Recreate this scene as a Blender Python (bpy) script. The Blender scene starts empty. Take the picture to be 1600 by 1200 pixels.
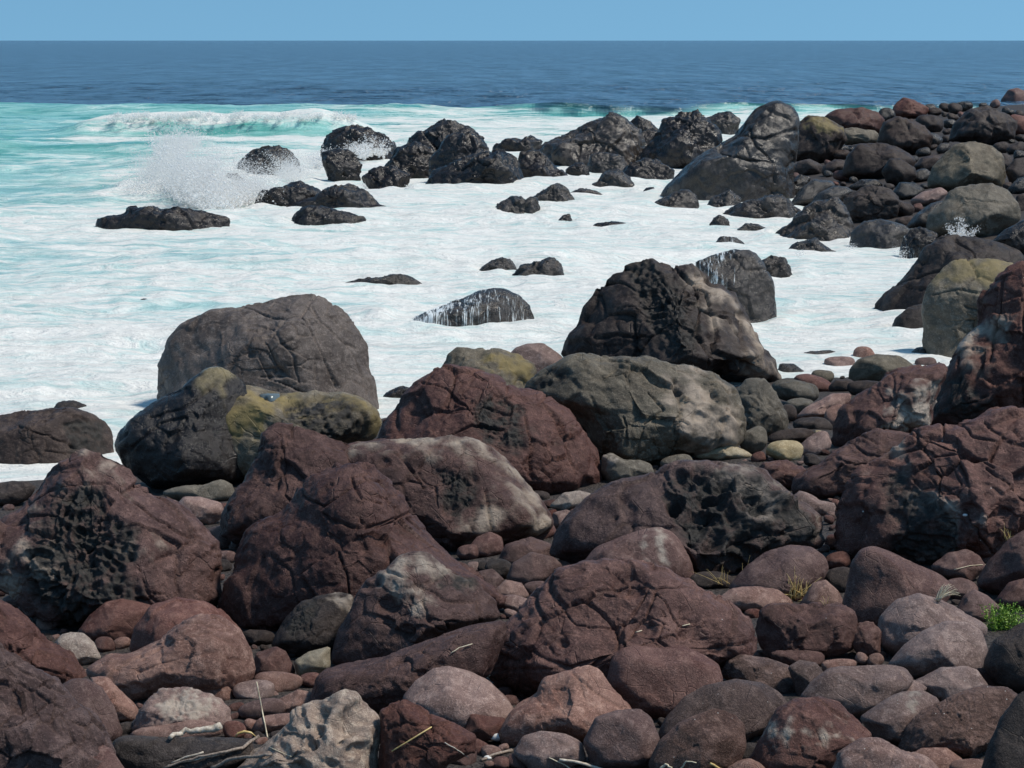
import bpy, math, random
import numpy as np
from concurrent.futures import ThreadPoolExecutor
from mathutils import Vector, Matrix

# ------------------------------------------------------------------ camera, sky, sun, exposure
SC = bpy.context.scene
CAM_H, FPX, PITCH = 6.5, 3200.0, math.atan(537.0 / 3200.0)      # metres above the sea, focal length in photo pixels
cam_data = bpy.data.cameras.new('camera')
cam = bpy.data.objects.new('camera', cam_data)
SC.collection.objects.link(cam)
cam_data.sensor_width = 36.0
cam_data.lens = 36.0 * FPX / 1600.0
cam_data.clip_start = 0.5
cam_data.clip_end = 90000.0
cam.location = (0, 0, CAM_H)
cam.rotation_euler = (math.pi / 2 - PITCH, 0, 0)
SC.camera = cam

SUN_EL, SUN_AZ = 58.0, 97.0           # elevation; azimuth clockwise from the view direction (+Y)
world = bpy.data.worlds.new('World')
SC.world = world
world.use_nodes = True
wn = world.node_tree
wn.nodes.clear()
sky = wn.nodes.new('ShaderNodeTexSky')
sky.sky_type = 'NISHITA'
sky.sun_disc = False
sky.sun_elevation = math.radians(SUN_EL)
sky.sun_rotation = math.radians(SUN_AZ)
sky.altitude = 0
sky.air_density = 1.0
sky.dust_density = 0.2
sky.ozone_density = 3.0
tint = wn.nodes.new('ShaderNodeMix'); tint.data_type = 'RGBA'; tint.blend_type = 'MULTIPLY'
tint.inputs[0].default_value = 1.0
tint.inputs[7].default_value = (1.03, 1.38, 1.31, 1)
bg = wn.nodes.new('ShaderNodeBackground'); bg.inputs[1].default_value = 0.10
wo = wn.nodes.new('ShaderNodeOutputWorld')
# clear maritime air: the white band Nishita puts along the horizon is left out by reading the sky a little higher up
tco = wn.nodes.new('ShaderNodeTexCoord'); lift = wn.nodes.new('ShaderNodeMapping')
lift.inputs['Scale'].default_value = (1, 1, 0.55); lift.inputs['Location'].default_value = (0, 0, 0.24)
wn.links.new(tco.outputs['Generated'], lift.inputs[0]); wn.links.new(lift.outputs[0], sky.inputs[0])
wn.links.new(sky.outputs[0], tint.inputs[6])
wn.links.new(tint.outputs[2], bg.inputs[0])
wn.links.new(bg.outputs[0], wo.inputs[0])

sun_data = bpy.data.lights.new('sun', 'SUN')
sun_data.energy = 3.7
sun_data.angle = math.radians(8.0)
sun_data.color = (1.0, 0.92, 0.81)
sun = bpy.data.objects.new('sun', sun_data)
SC.collection.objects.link(sun)
_a, _e = math.radians(SUN_AZ), math.radians(SUN_EL)
sun_dir = Vector((math.sin(_a) * math.cos(_e), math.cos(_a) * math.cos(_e), math.sin(_e)))
sun.rotation_euler = sun_dir.to_track_quat('Z', 'Y').to_euler()
sun.location = sun_dir * 60

SC.view_settings.view_transform = 'Standard'
SC.view_settings.look = 'None'
SC.view_settings.exposure = 0.0
SC.view_settings.gamma = 1.0
SC.view_settings.use_curve_mapping = False
SC.cycles.max_bounces = 10
SC.cycles.diffuse_bounces = 8
SC.cycles.transparent_max_bounces = 24

RNG = np.random.default_rng(11)
random.seed(5)

# ------------------------------------------------------------------ small helpers
COL = SC.collection
SP, CP = math.sin(PITCH), math.cos(PITCH)
RIGHT = np.array([1.0, 0, 0]); UP = np.array([0, SP, CP]); FWD = np.array([0, CP, -SP])
CAMP = np.array([0, 0, CAM_H])

def ray(px, py):
    """direction of a photo pixel, scaled so that its depth along the lens axis is 1"""
    px = np.asarray(px, float); py = np.asarray(py, float)
    return ((px - 800) / FPX)[..., None] * RIGHT - ((py - 600) / FPX)[..., None] * UP + FWD

def project(p):
    q = np.asarray(p, float) - CAMP
    d = q @ FWD
    return 800 + FPX * (q @ RIGHT) / d, 600 - FPX * (q @ UP) / d, d

def on_sea(px, py, z=0.0):
    d = ray(px, py)
    return CAMP + d * ((z - CAM_H) / d[..., 2])[..., None]

def tag(o, label=None, cat=None, group=None, kind=None):
    if label: o['label'] = label
    if cat: o['category'] = cat
    if group: o['group'] = group
    if kind: o['kind'] = kind
    return o

def mesh_np(name, verts, quads=None, tris=None, smooth=True):
    me = bpy.data.meshes.new(name)
    faces = []
    nq = 0 if quads is None else len(quads)
    nt = 0 if tris is None else len(tris)
    me.vertices.add(len(verts))
    me.vertices.foreach_set('co', np.asarray(verts, np.float32).ravel())
    loops = np.concatenate([a.ravel() for a in (quads, tris) if a is not None]).astype(np.int32)
    me.loops.add(len(loops))
    me.loops.foreach_set('vertex_index', loops)
    me.polygons.add(nq + nt)
    start = np.concatenate([np.arange(nq) * 4, nq * 4 + np.arange(nt) * 3]).astype(np.int32)
    me.polygons.foreach_set('loop_start', start)
    if smooth:
        me.polygons.foreach_set('use_smooth', np.ones(nq + nt, bool))
    me.update(calc_edges=True)
    return me

def link(name, me, mat=None, parent=None, loc=None):
    o = bpy.data.objects.new(name, me)
    COL.objects.link(o)
    if mat is not None: me.materials.append(mat)
    if parent is not None: o.parent = parent
    if loc is not None: o.location = loc
    return o

def smooth01(a, b, x):
    t = np.clip((x - a) / (b - a), 0, 1)
    return t * t * (3 - 2 * t)

# ------------------------------------------------------------------ vector noise in numpy
_pr = np.random.default_rng(3)
PERM = _pr.permutation(256).astype(np.int64); PERM = np.concatenate([PERM, PERM, PERM])
_g = _pr.normal(size=(256, 3)); GRAD = (_g / np.linalg.norm(_g, axis=1)[:, None]).astype(np.float32)
JIT = _pr.random((256, 3)).astype(np.float32)
HSH = _pr.random(256).astype(np.float32)

def _idx(i, j, k):
    return PERM[(PERM[(PERM[i & 255] + j) & 255] + k) & 255]

def noise(p):
    p = p.astype(np.float32)
    f = np.floor(p); i = f.astype(np.int64); f = p - f
    w = f * f * f * (f * (f * 6 - 15) + 10)
    out = 0
    for dx in (0, 1):
        wx = w[:, 0] if dx else 1 - w[:, 0]
        for dy in (0, 1):
            wy = w[:, 1] if dy else 1 - w[:, 1]
            for dz in (0, 1):
                wz = w[:, 2] if dz else 1 - w[:, 2]
                g = GRAD[_idx(i[:, 0] + dx, i[:, 1] + dy, i[:, 2] + dz)]
                out = out + wx * wy * wz * (g[:, 0] * (f[:, 0] - dx) + g[:, 1] * (f[:, 1] - dy) + g[:, 2] * (f[:, 2] - dz))
    return out * 1.6

def fbm(p, oct=4, gain=0.5, lac=2.03):
    a, s, out = 1.0, 1.0, 0
    for k in range(oct):
        out = out + a * noise(p * s + k * 17.3)
        a *= gain; s *= lac
    return out

def worley(p, jitter=0.9):
    """F1, F2, the hash of the nearest cell and the height of that cell's own tilted plane"""
    p = p.astype(np.float32)
    b = np.floor(p - 0.5).astype(np.int64)
    f1 = np.full(len(p), 9.0, np.float32); f2 = f1.copy(); hh = np.zeros(len(p), np.float32); tilt = hh.copy()
    for dx in (0, 1):
        for dy in (0, 1):
            for dz in (0, 1):
                c = b + np.array([dx, dy, dz])
                k = _idx(c[:, 0], c[:, 1], c[:, 2])
                q = c + 0.5 + (JIT[k] - 0.5) * jitter - p
                d = np.sqrt((q * q).sum(1)).astype(np.float32)
                closer = d < f1
                f2 = np.where(closer, f1, np.minimum(f2, d))
                hh = np.where(closer, HSH[k], hh)
                tilt = np.where(closer, (q * GRAD[k]).sum(1), tilt)
                f1 = np.where(closer, d, f1)
    return f1, f2, hh, tilt

# ------------------------------------------------------------------ the lie of the land
def W(px, py):
    p = on_sea(np.array(px), np.array(py)); return (float(p[0]), float(p[1]))
SHORE = [(-60, 22), (-22, 27)] + [W(*q) for q in ((-60, 742), (110, 738), (190, 690), (420, 655), (600, 640), (700, 606), (900, 596),
         (1120, 600), (1230, 588), (1330, 574), (1440, 566), (1500, 560), (1560, 520), (1480, 470), (1440, 425), (1425, 392), (1330, 386), (1240, 350),
         (1215, 300), (1160, 262), (1190, 230), (1240, 205), (1290, 190), (1385, 186))] + \
        [(33, 166), (70, 190), (160, 200), (160, -60), (-60, -60)]
SHORE = np.array(SHORE)

def shore_dist(x, y):
    """signed distance to the waterline in metres, positive on land"""
    x = np.asarray(x, float); y = np.asarray(y, float)
    d2 = np.full(x.shape, 1e18); inside = np.zeros(x.shape, bool)
    n = len(SHORE)
    for i in range(n):
        ax, ay = SHORE[i]; bx, by = SHORE[(i + 1) % n]
        ex, ey = bx - ax, by - ay
        t = np.clip(((x - ax) * ex + (y - ay) * ey) / (ex * ex + ey * ey + 1e-12), 0, 1)
        d2 = np.minimum(d2, (x - ax - t * ex) ** 2 + (y - ay - t * ey) ** 2)
        cross = ((ay > y) != (by > y))
        xi = ax + (y - ay) / (by - ay + 1e-12) * ex
        inside ^= cross & (x < xi)
    d = np.sqrt(d2)
    return np.where(inside, d, -d)

def ground_z(x, y):
    d = shore_dist(x, y)
    slope = 0.105 + 0.055 * smooth01(60, 100, np.asarray(y, float))
    land = 4.6 * (1 - np.exp(-np.maximum(d, 0) * slope / 4.6))
    return np.where(d > 0, land, np.maximum(d * 0.16, -3.0)) - 0.05

_tt = np.concatenate([np.arange(6, 60, 0.08), np.arange(60, 260, 0.4)])
def on_ground(px, py, sea=True):
    """first point where a pixel's ray meets the beach or, if sea, the water"""
    d = ray(px, py)
    p = CAMP + _tt[:, None] * d
    gz = ground_z(p[:, 0], p[:, 1])
    if sea: gz = np.maximum(gz, 0.0)
    hit = np.nonzero(p[:, 2] <= gz)[0]
    k = hit[0] if len(hit) else len(_tt) - 1
    return p[k], _tt[k]

# ------------------------------------------------------------------ node materials
def new_mat(name):
    m = bpy.data.materials.new(name); m.use_nodes = True
    nt = m.node_tree; nt.nodes.clear()
    out = nt.nodes.new('ShaderNodeOutputMaterial')
    b = nt.nodes.new('ShaderNodeBsdfPrincipled')
    nt.links.new(b.outputs[0], out.inputs[0])
    return m, nt, b, out

class NT:
    """a few shorthands for wiring nodes"""
    def __init__(s, nt): s.nt = nt
    def put(s, sock, v):
        if hasattr(v, 'is_output') or isinstance(v, bpy.types.NodeSocket): s.nt.links.new(v, sock)
        elif isinstance(v, (tuple, list)) and len(v) == 3 and sock.type == 'RGBA': sock.default_value = (*v, 1)
        else: sock.default_value = v
    def noise(s, vec, scale, detail=4, rough=0.55, dist=0.0, out=0):
        n = s.nt.nodes.new('ShaderNodeTexNoise'); s.put(n.inputs['Vector'], vec)
        n.inputs['Scale'].default_value = scale; n.inputs['Detail'].default_value = detail
        n.inputs['Roughness'].default_value = rough; n.inputs['Distortion'].default_value = dist
        return n.outputs[out]
    def voronoi(s, vec, scale, feature='F1', out='Distance', rnd=1.0):
        n = s.nt.nodes.new('ShaderNodeTexVoronoi'); n.feature = feature; s.put(n.inputs['Vector'], vec)
        n.inputs['Scale'].default_value = scale; n.inputs['Randomness'].default_value = rnd
        return n.outputs[out]
    def map(s, v, a, b, c=0.0, d=1.0, smooth=True):
        n = s.nt.nodes.new('ShaderNodeMapRange'); n.interpolation_type = 'SMOOTHSTEP' if smooth else 'LINEAR'
        s.put(n.inputs[0], v)
        for k, q in zip((1, 2, 3, 4), (a, b, c, d)): s.put(n.inputs[k], q)
        return n.outputs[0]
    def mix(s, f, a, b, blend='MIX'):
        n = s.nt.nodes.new('ShaderNodeMix'); n.data_type = 'RGBA'; n.blend_type = blend
        s.put(n.inputs[0], f); s.put(n.inputs[6], a); s.put(n.inputs[7], b)
        return n.outputs[2]
    def math(s, op, a, b=0.0, clamp=False):
        n = s.nt.nodes.new('ShaderNodeMath'); n.operation = op; n.use_clamp = clamp
        s.put(n.inputs[0], a); s.put(n.inputs[1], b)
        return n.outputs[0]
    def attr(s, name, kind='GEOMETRY', out='Vector'):
        n = s.nt.nodes.new('ShaderNodeAttribute'); n.attribute_name = name; n.attribute_type = kind
        return n.outputs[out]
    def mapping(s, vec, scale=(1, 1, 1), loc=(0, 0, 0), rot=(0, 0, 0)):
        n = s.nt.nodes.new('ShaderNodeMapping'); s.put(n.inputs[0], vec)
        n.inputs['Scale'].default_value = scale; n.inputs['Location'].default_value = loc; n.inputs['Rotation'].default_value = rot
        return n.outputs[0]
    def bump(s, h, strength=0.5, dist=0.02, normal=None):
        n = s.nt.nodes.new('ShaderNodeBump'); s.put(n.inputs['Height'], h)
        n.inputs['Strength'].default_value = strength; n.inputs['Distance'].default_value = dist
        if normal is not None: s.put(n.inputs['Normal'], normal)
        return n.outputs[0]
    def rgb(s, vec, i):
        n = s.nt.nodes.new('ShaderNodeSeparateColor'); s.put(n.inputs[0], vec); return n.outputs[i]

def rock_material(name, c1, c2, c3, rough=0.52, spec=0.25, grain=1.0, spots=0.0):
    m, nt, b, out = new_mat(name); N = NT(nt)
    p = N.attr('rp')
    mk = N.attr('mask', out='Color')
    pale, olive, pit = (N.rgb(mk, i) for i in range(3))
    info = nt.nodes.new('ShaderNodeObjectInfo')
    n1 = N.noise(p, 1.3, 3, 0.6, 0.6)
    n2 = N.noise(p, 6.0, 5, 0.65, 0.3)
    n3 = N.noise(p, 30.0, 4, 0.7)
    n4 = N.noise(p, 110.0, 2, 0.7)
    col = N.mix(N.map(n1, 0.36, 0.64), c1, c2)
    col = N.mix(N.map(n2, 0.46, 0.70), col, c3)
    # worn, dusty veins and grains of lighter mineral
    v = N.voronoi(p, 55.0)
    col = N.mix(N.map(n3, 0.50, 0.74, 0.0, 0.55), col, tuple(min(1, x * 1.7) for x in c3))
    col = N.mix(N.map(n4, 0.34, 0.52, 0.75, 0.0), col, tuple(x * 0.35 for x in c1))
    # pale salt-bleached patches, olive algae, shade of the pits painted in near black
    pf = N.math('MULTIPLY', pale, N.map(n2, 0.28, 0.52, 0.25, 1.0))
    col = N.mix(N.math('MINIMUM', pf, 1.0), col, N.mix(n3, (0.23, 0.175, 0.135), (0.50, 0.41, 0.325)))
    of = N.math('MULTIPLY', olive, N.map(n1, 0.25, 0.55, 0.45, 1.0))
    col = N.mix(of, col, N.mix(n2, (0.085, 0.068, 0.030), (0.29, 0.220, 0.095)))
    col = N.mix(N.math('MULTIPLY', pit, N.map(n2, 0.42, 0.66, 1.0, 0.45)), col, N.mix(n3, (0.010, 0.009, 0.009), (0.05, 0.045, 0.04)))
    if spots:
        # white lichen and droppings: sparse small dots
        vd = N.voronoi(p, 9.0); vc = N.voronoi(p, 9.0, out='Color')
        dot = N.math('MULTIPLY', N.map(vd, 0.05, 0.09, 1.0, 0.0), N.map(N.rgb(vc, 0), 1 - spots, 1 - spots + 0.01))
        col = N.mix(dot, col, (0.62, 0.60, 0.56))
    hv = nt.nodes.new('ShaderNodeHueSaturation')
    N.put(hv.inputs['Color'], col)
    N.put(hv.inputs['Value'], N.map(info.outputs['Random'], 0, 1, 0.80, 1.22, smooth=False))
    N.put(hv.inputs['Saturation'], N.map(N.math('FRACT', N.math('MULTIPLY', info.outputs['Random'], 7.13)), 0, 1, 0.75, 1.15, smooth=False))
    N.put(b.inputs['Base Color'], hv.outputs[0])
    N.put(b.inputs['Roughness'], N.map(n2, 0.35, 0.65, rough - 0.10, rough + 0.16))
    b.inputs['Specular IOR Level'].default_value = spec
    # fine relief: grains, vesicles and hairline cracks
    wv = N.mix(0.06, p, N.noise(p, 3.0, 3, 0.5, out=1), 'ADD')
    edge = N.voronoi(wv, 2.6, 'DISTANCE_TO_EDGE')
    crack = N.map(edge, 0.0, 0.020, -1.0, 0.0)
    crack = N.math('MULTIPLY', crack, N.map(n1, 0.50, 0.60))
    ves = N.map(N.voronoi(p, 26.0), 0.08, 0.30, -1.0, 0.0)
    ves = N.math('MULTIPLY', ves, N.map(n2, 0.50, 0.62))
    hgt = N.math('ADD', N.math('MULTIPLY', n2, 0.55), N.math('MULTIPLY', n3, 0.50))
    hgt = N.math('ADD', hgt, N.math('MULTIPLY', n4, 0.26))
    hgt = N.math('ADD', hgt, N.math('MULTIPLY', ves, 0.34))
    hgt = N.math('ADD', hgt, N.math('MULTIPLY', crack, 0.45))
    N.put(b.inputs['Normal'], N.bump(hgt, 0.60 * grain, 0.050))
    return m

ROCK = {
    'br': rock_material('purple_brown_basalt', (0.097, 0.042, 0.034), (0.145, 0.074, 0.061), (0.222, 0.126, 0.104)),
    'bd': rock_material('dark_brown_basalt', (0.058, 0.027, 0.023), (0.091, 0.047, 0.040), (0.151, 0.086, 0.074), grain=1.15),
    'rd': rock_material('rust_red_basalt', (0.072, 0.027, 0.020), (0.114, 0.046, 0.035), (0.170, 0.080, 0.061), spots=0.05, grain=1.1),
    'gy': rock_material('grey_brown_basalt', (0.161, 0.089, 0.072), (0.252, 0.154, 0.126), (0.366, 0.242, 0.201), spots=0.12),
    'gn': rock_material('neutral_grey_basalt', (0.088, 0.069, 0.060), (0.148, 0.121, 0.108), (0.224, 0.189, 0.171)),
    'sp': rock_material('lichen_spotted_basalt', (0.076, 0.043, 0.034), (0.141, 0.085, 0.070), (0.230, 0.149, 0.125), spots=0.22, grain=1.3),
    'ch': rock_material('charcoal_basalt', (0.026, 0.017, 0.015), (0.049, 0.035, 0.030), (0.095, 0.072, 0.062)),
    'bk': rock_material('wet_black_lava', (0.009, 0.006, 0.006), (0.018, 0.014, 0.013), (0.037, 0.030, 0.027), rough=0.26, spec=0.40),
    'wg': rock_material('wet_grey_lava', (0.021, 0.017, 0.015), (0.040, 0.034, 0.030), (0.072, 0.062, 0.056), rough=0.28, spec=0.40),
    'ol': rock_material('olive_grey_basalt', (0.090, 0.073, 0.052), (0.141, 0.119, 0.087), (0.213, 0.181, 0.137)),
    'tn': rock_material('tan_stone', (0.24, 0.185, 0.105), (0.33, 0.265, 0.165), (0.42, 0.35, 0.24), grain=0.6),
    'pl': rock_material('pale_taupe_stone', (0.198, 0.145, 0.118), (0.304, 0.236, 0.194), (0.462, 0.382, 0.313)),
}

# ------------------------------------------------------------------ stones: a closed body round a traced outline, with its own depth and relief
_sph = {}
def sphere_grid(n):
    """cube-sphere with n x n quads a side, denser towards -Z (the side that faces the beach path)"""
    if n in _sph: return _sph[n]
    t = np.tan(np.linspace(-math.pi / 4, math.pi / 4, n + 1))
    a, b = np.meshgrid(t, t, indexing='ij'); one = np.ones_like(a)
    V, F = [], []
    for k, (x, y, z) in enumerate(((one, a, b), (-one, b, a), (b, one, a), (a, -one, b), (a, b, one), (b, a, -one))):
        V.append(np.stack([x, y, z], -1).reshape(-1, 3))
        i = (np.arange(n)[:, None] * (n + 1) + np.arange(n)[None]).ravel() + k * (n + 1) ** 2
        F.append(np.stack([i, i + n + 1, i + n + 2, i + 1], 1))
    V = np.concatenate(V); F = np.concatenate(F)
    V /= np.linalg.norm(V, axis=1)[:, None]
    key = np.round(V * 1e5).astype(np.int64)
    _, first, inv = np.unique(key, axis=0, return_index=True, return_inverse=True)
    V = V[first]; F = inv.ravel()[F]
    al = np.arccos(np.clip(-V[:, 2], -1, 1)); al2 = math.pi * (al / math.pi) ** 1.3
    sc = np.sin(al2) / np.maximum(np.sin(al), 1e-6)
    V = np.stack([V[:, 0] * sc, V[:, 1] * sc, -np.cos(al2)], 1)
    V /= np.linalg.norm(V, axis=1)[:, None]
    # outward winding
    c = np.cross(V[F[:, 2]] - V[F[:, 0]], V[F[:, 3]] - V[F[:, 1]])
    flip = (c * V[F].mean(1)).sum(1) < 0
    F[flip] = F[flip][:, ::-1]
    _sph[n] = (V, F)
    return _sph[n]

def poly(s):
    return np.array([[float(c) for c in q.split(',')] for q in s.split()])

def oval(cx, cy, rx, ry, rot=0.0, seed=0):
    """a rounded cobble's outline with a few uneven bulges"""
    r = np.random.default_rng(seed + int(cx * 7 + cy))
    th = np.linspace(0, 2 * math.pi, 22, endpoint=False)
    k = 1 + 0.07 * np.cos(2 * th + r.uniform(0, 6)) + 0.05 * np.cos(3 * th + r.uniform(0, 6)) + r.normal(0, 0.015, 22)
    e = 2.5
    x = np.sign(np.cos(th)) * np.abs(np.cos(th)) ** (2 / e) * rx * k
    y = np.sign(np.sin(th)) * np.abs(np.sin(th)) ** (2 / e) * ry * k
    a = math.radians(rot)
    return np.stack([cx + x * math.cos(a) - y * math.sin(a), cy + x * math.sin(a) + y * math.cos(a)], 1)

def poly_sd(P, q):
    """signed distance of points P to polygon q, positive inside"""
    d2 = np.full(len(P), 1e18); ins = np.zeros(len(P), bool)
    for i in range(len(q)):
        a, b = q[i], q[(i + 1) % len(q)]; e = b - a
        t = np.clip(((P - a) @ e) / (e @ e + 1e-9), 0, 1)
        d2 = np.minimum(d2, ((P - a - t[:, None] * e) ** 2).sum(1))
        c = (a[1] > P[:, 1]) != (b[1] > P[:, 1])
        ins ^= c & (P[:, 0] < a[0] + (P[:, 1] - a[1]) / (b[1] - a[1] + 1e-12) * e[0])
    return np.where(ins, 1, -1) * np.sqrt(d2)

def line_d(P, q):
    d2 = np.full(len(P), 1e18)
    for a, b in zip(q[:-1], q[1:]):
        e = b - a
        t = np.clip(((P - a) @ e) / (e @ e + 1e-9), 0, 1)
        d2 = np.minimum(d2, ((P - a - t[:, None] * e) ** 2).sum(1))
    return np.sqrt(d2)

#          low   lowf  billow bf   mid   midf crack  block pits  facets smooth
STYLE = {
    'R': dict(low=.060, lowf=.9, bil=.004, bf=2.2, mid=.006, mf=7, crack=.010, block=.0, chip=.022, pits=.0, fac=9, fk=20, sig=1.8, cw=.030),
    'B': dict(low=.070, lowf=1.0, bil=.016, bf=1.7, mid=.014, mf=6, crack=.030, block=.010, chip=.045, pits=.030, fac=11, fk=24, sig=1.5, cw=.04),
    'C': dict(low=.070, lowf=1.1, bil=.018, bf=2.0, mid=.018, mf=6, crack=.050, block=.030, chip=.100, pits=.022, fac=15, fk=34, sig=0.9, cw=.045),
    'W': dict(low=.110, lowf=1.3, bil=.035, bf=1.8, mid=.026, mf=6, crack=.040, block=.040, chip=.130, pits=.020, fac=16, fk=34, sig=0.8, cw=.05),
    'T': dict(low=.080, lowf=1.1, bil=.030, bf=1.6, mid=.014, mf=7, crack=.030, block=.015, chip=.040, pits=.050, fac=9, fk=18, sig=0.9, cw=.04),
}

SPECS = []
def S(name, style, col, base, label, outline, cat=None, **kw):
    pts = outline if isinstance(outline, np.ndarray) else poly(outline)
    SPECS.append(dict(name=name, style=style, col=col, base=base, label=label, pts=pts, cat=cat, seed=len(SPECS), **kw))

def place(sp):
    """where a stone stands: its foot on the beach or in the water fixes its distance"""
    pts = sp['pts'].copy()
    top, bot = pts[:, 1].min(), pts[:, 1].max()
    base = sp['base'] or bot
    cx = 0.5 * (pts[:, 0].min() + pts[:, 0].max())
    cy = 0.5 * (top + bot)
    if base > bot + 1:                                   # the foot is hidden: let the body reach down to it
        low = pts[:, 1] > cy
        pts[low, 1] = cy + (pts[low, 1] - cy) * (base - cy) / (bot - cy)
        cy = 0.5 * (top + base)
    foot, t = on_ground(cx, min(base, 1290))
    if float(ground_z(foot[0], foot[1])) <= 0:           # in the water: the body goes on below the surface
        h, w = base - top, np.ptp(pts[:, 0])
        low = np.nonzero(pts[:, 1] > top + 0.45 * h)[0]
        il, ir = low[np.argmin(pts[low, 0])], low[np.argmax(pts[low, 0])]
        chain = [pts[(il + k) % len(pts)] for k in range((ir - il) % len(pts) + 1)]
        xl, xr = chain[0][0], chain[-1][0]
        yb = max(base, chain[0][1], chain[-1][1])
        pts = np.array(chain + [[xr + .01 * w, yb + .25 * h], [xr - .10 * w, yb + .6 * h], [xl + .10 * w, yb + .6 * h], [xl - .01 * w, yb + .25 * h]])
        cy = 0.5 * (top + base) + .12 * h
    hw = 0.5 * np.ptp(pts[:, 0]) * t / FPX; hh = 0.5 * np.ptp(pts[:, 1]) * t / FPX
    T = sp.get('thick', 0.80) * min(hw, 1.7 * hh)
    depth = t + 0.55 * T + sp.get('push', 0.0)
    k = depth / t
    hw *= k; hh *= k
    sp.update(P=pts, c=np.array([cx, cy]), depth=depth, mpp=depth / FPX, hw=hw, hh=hh, T=T * k, foot=foot,
              s=math.sqrt(max(hw * hh, 1e-6)), land=float(ground_z(foot[0], foot[1])) > 0)

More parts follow.
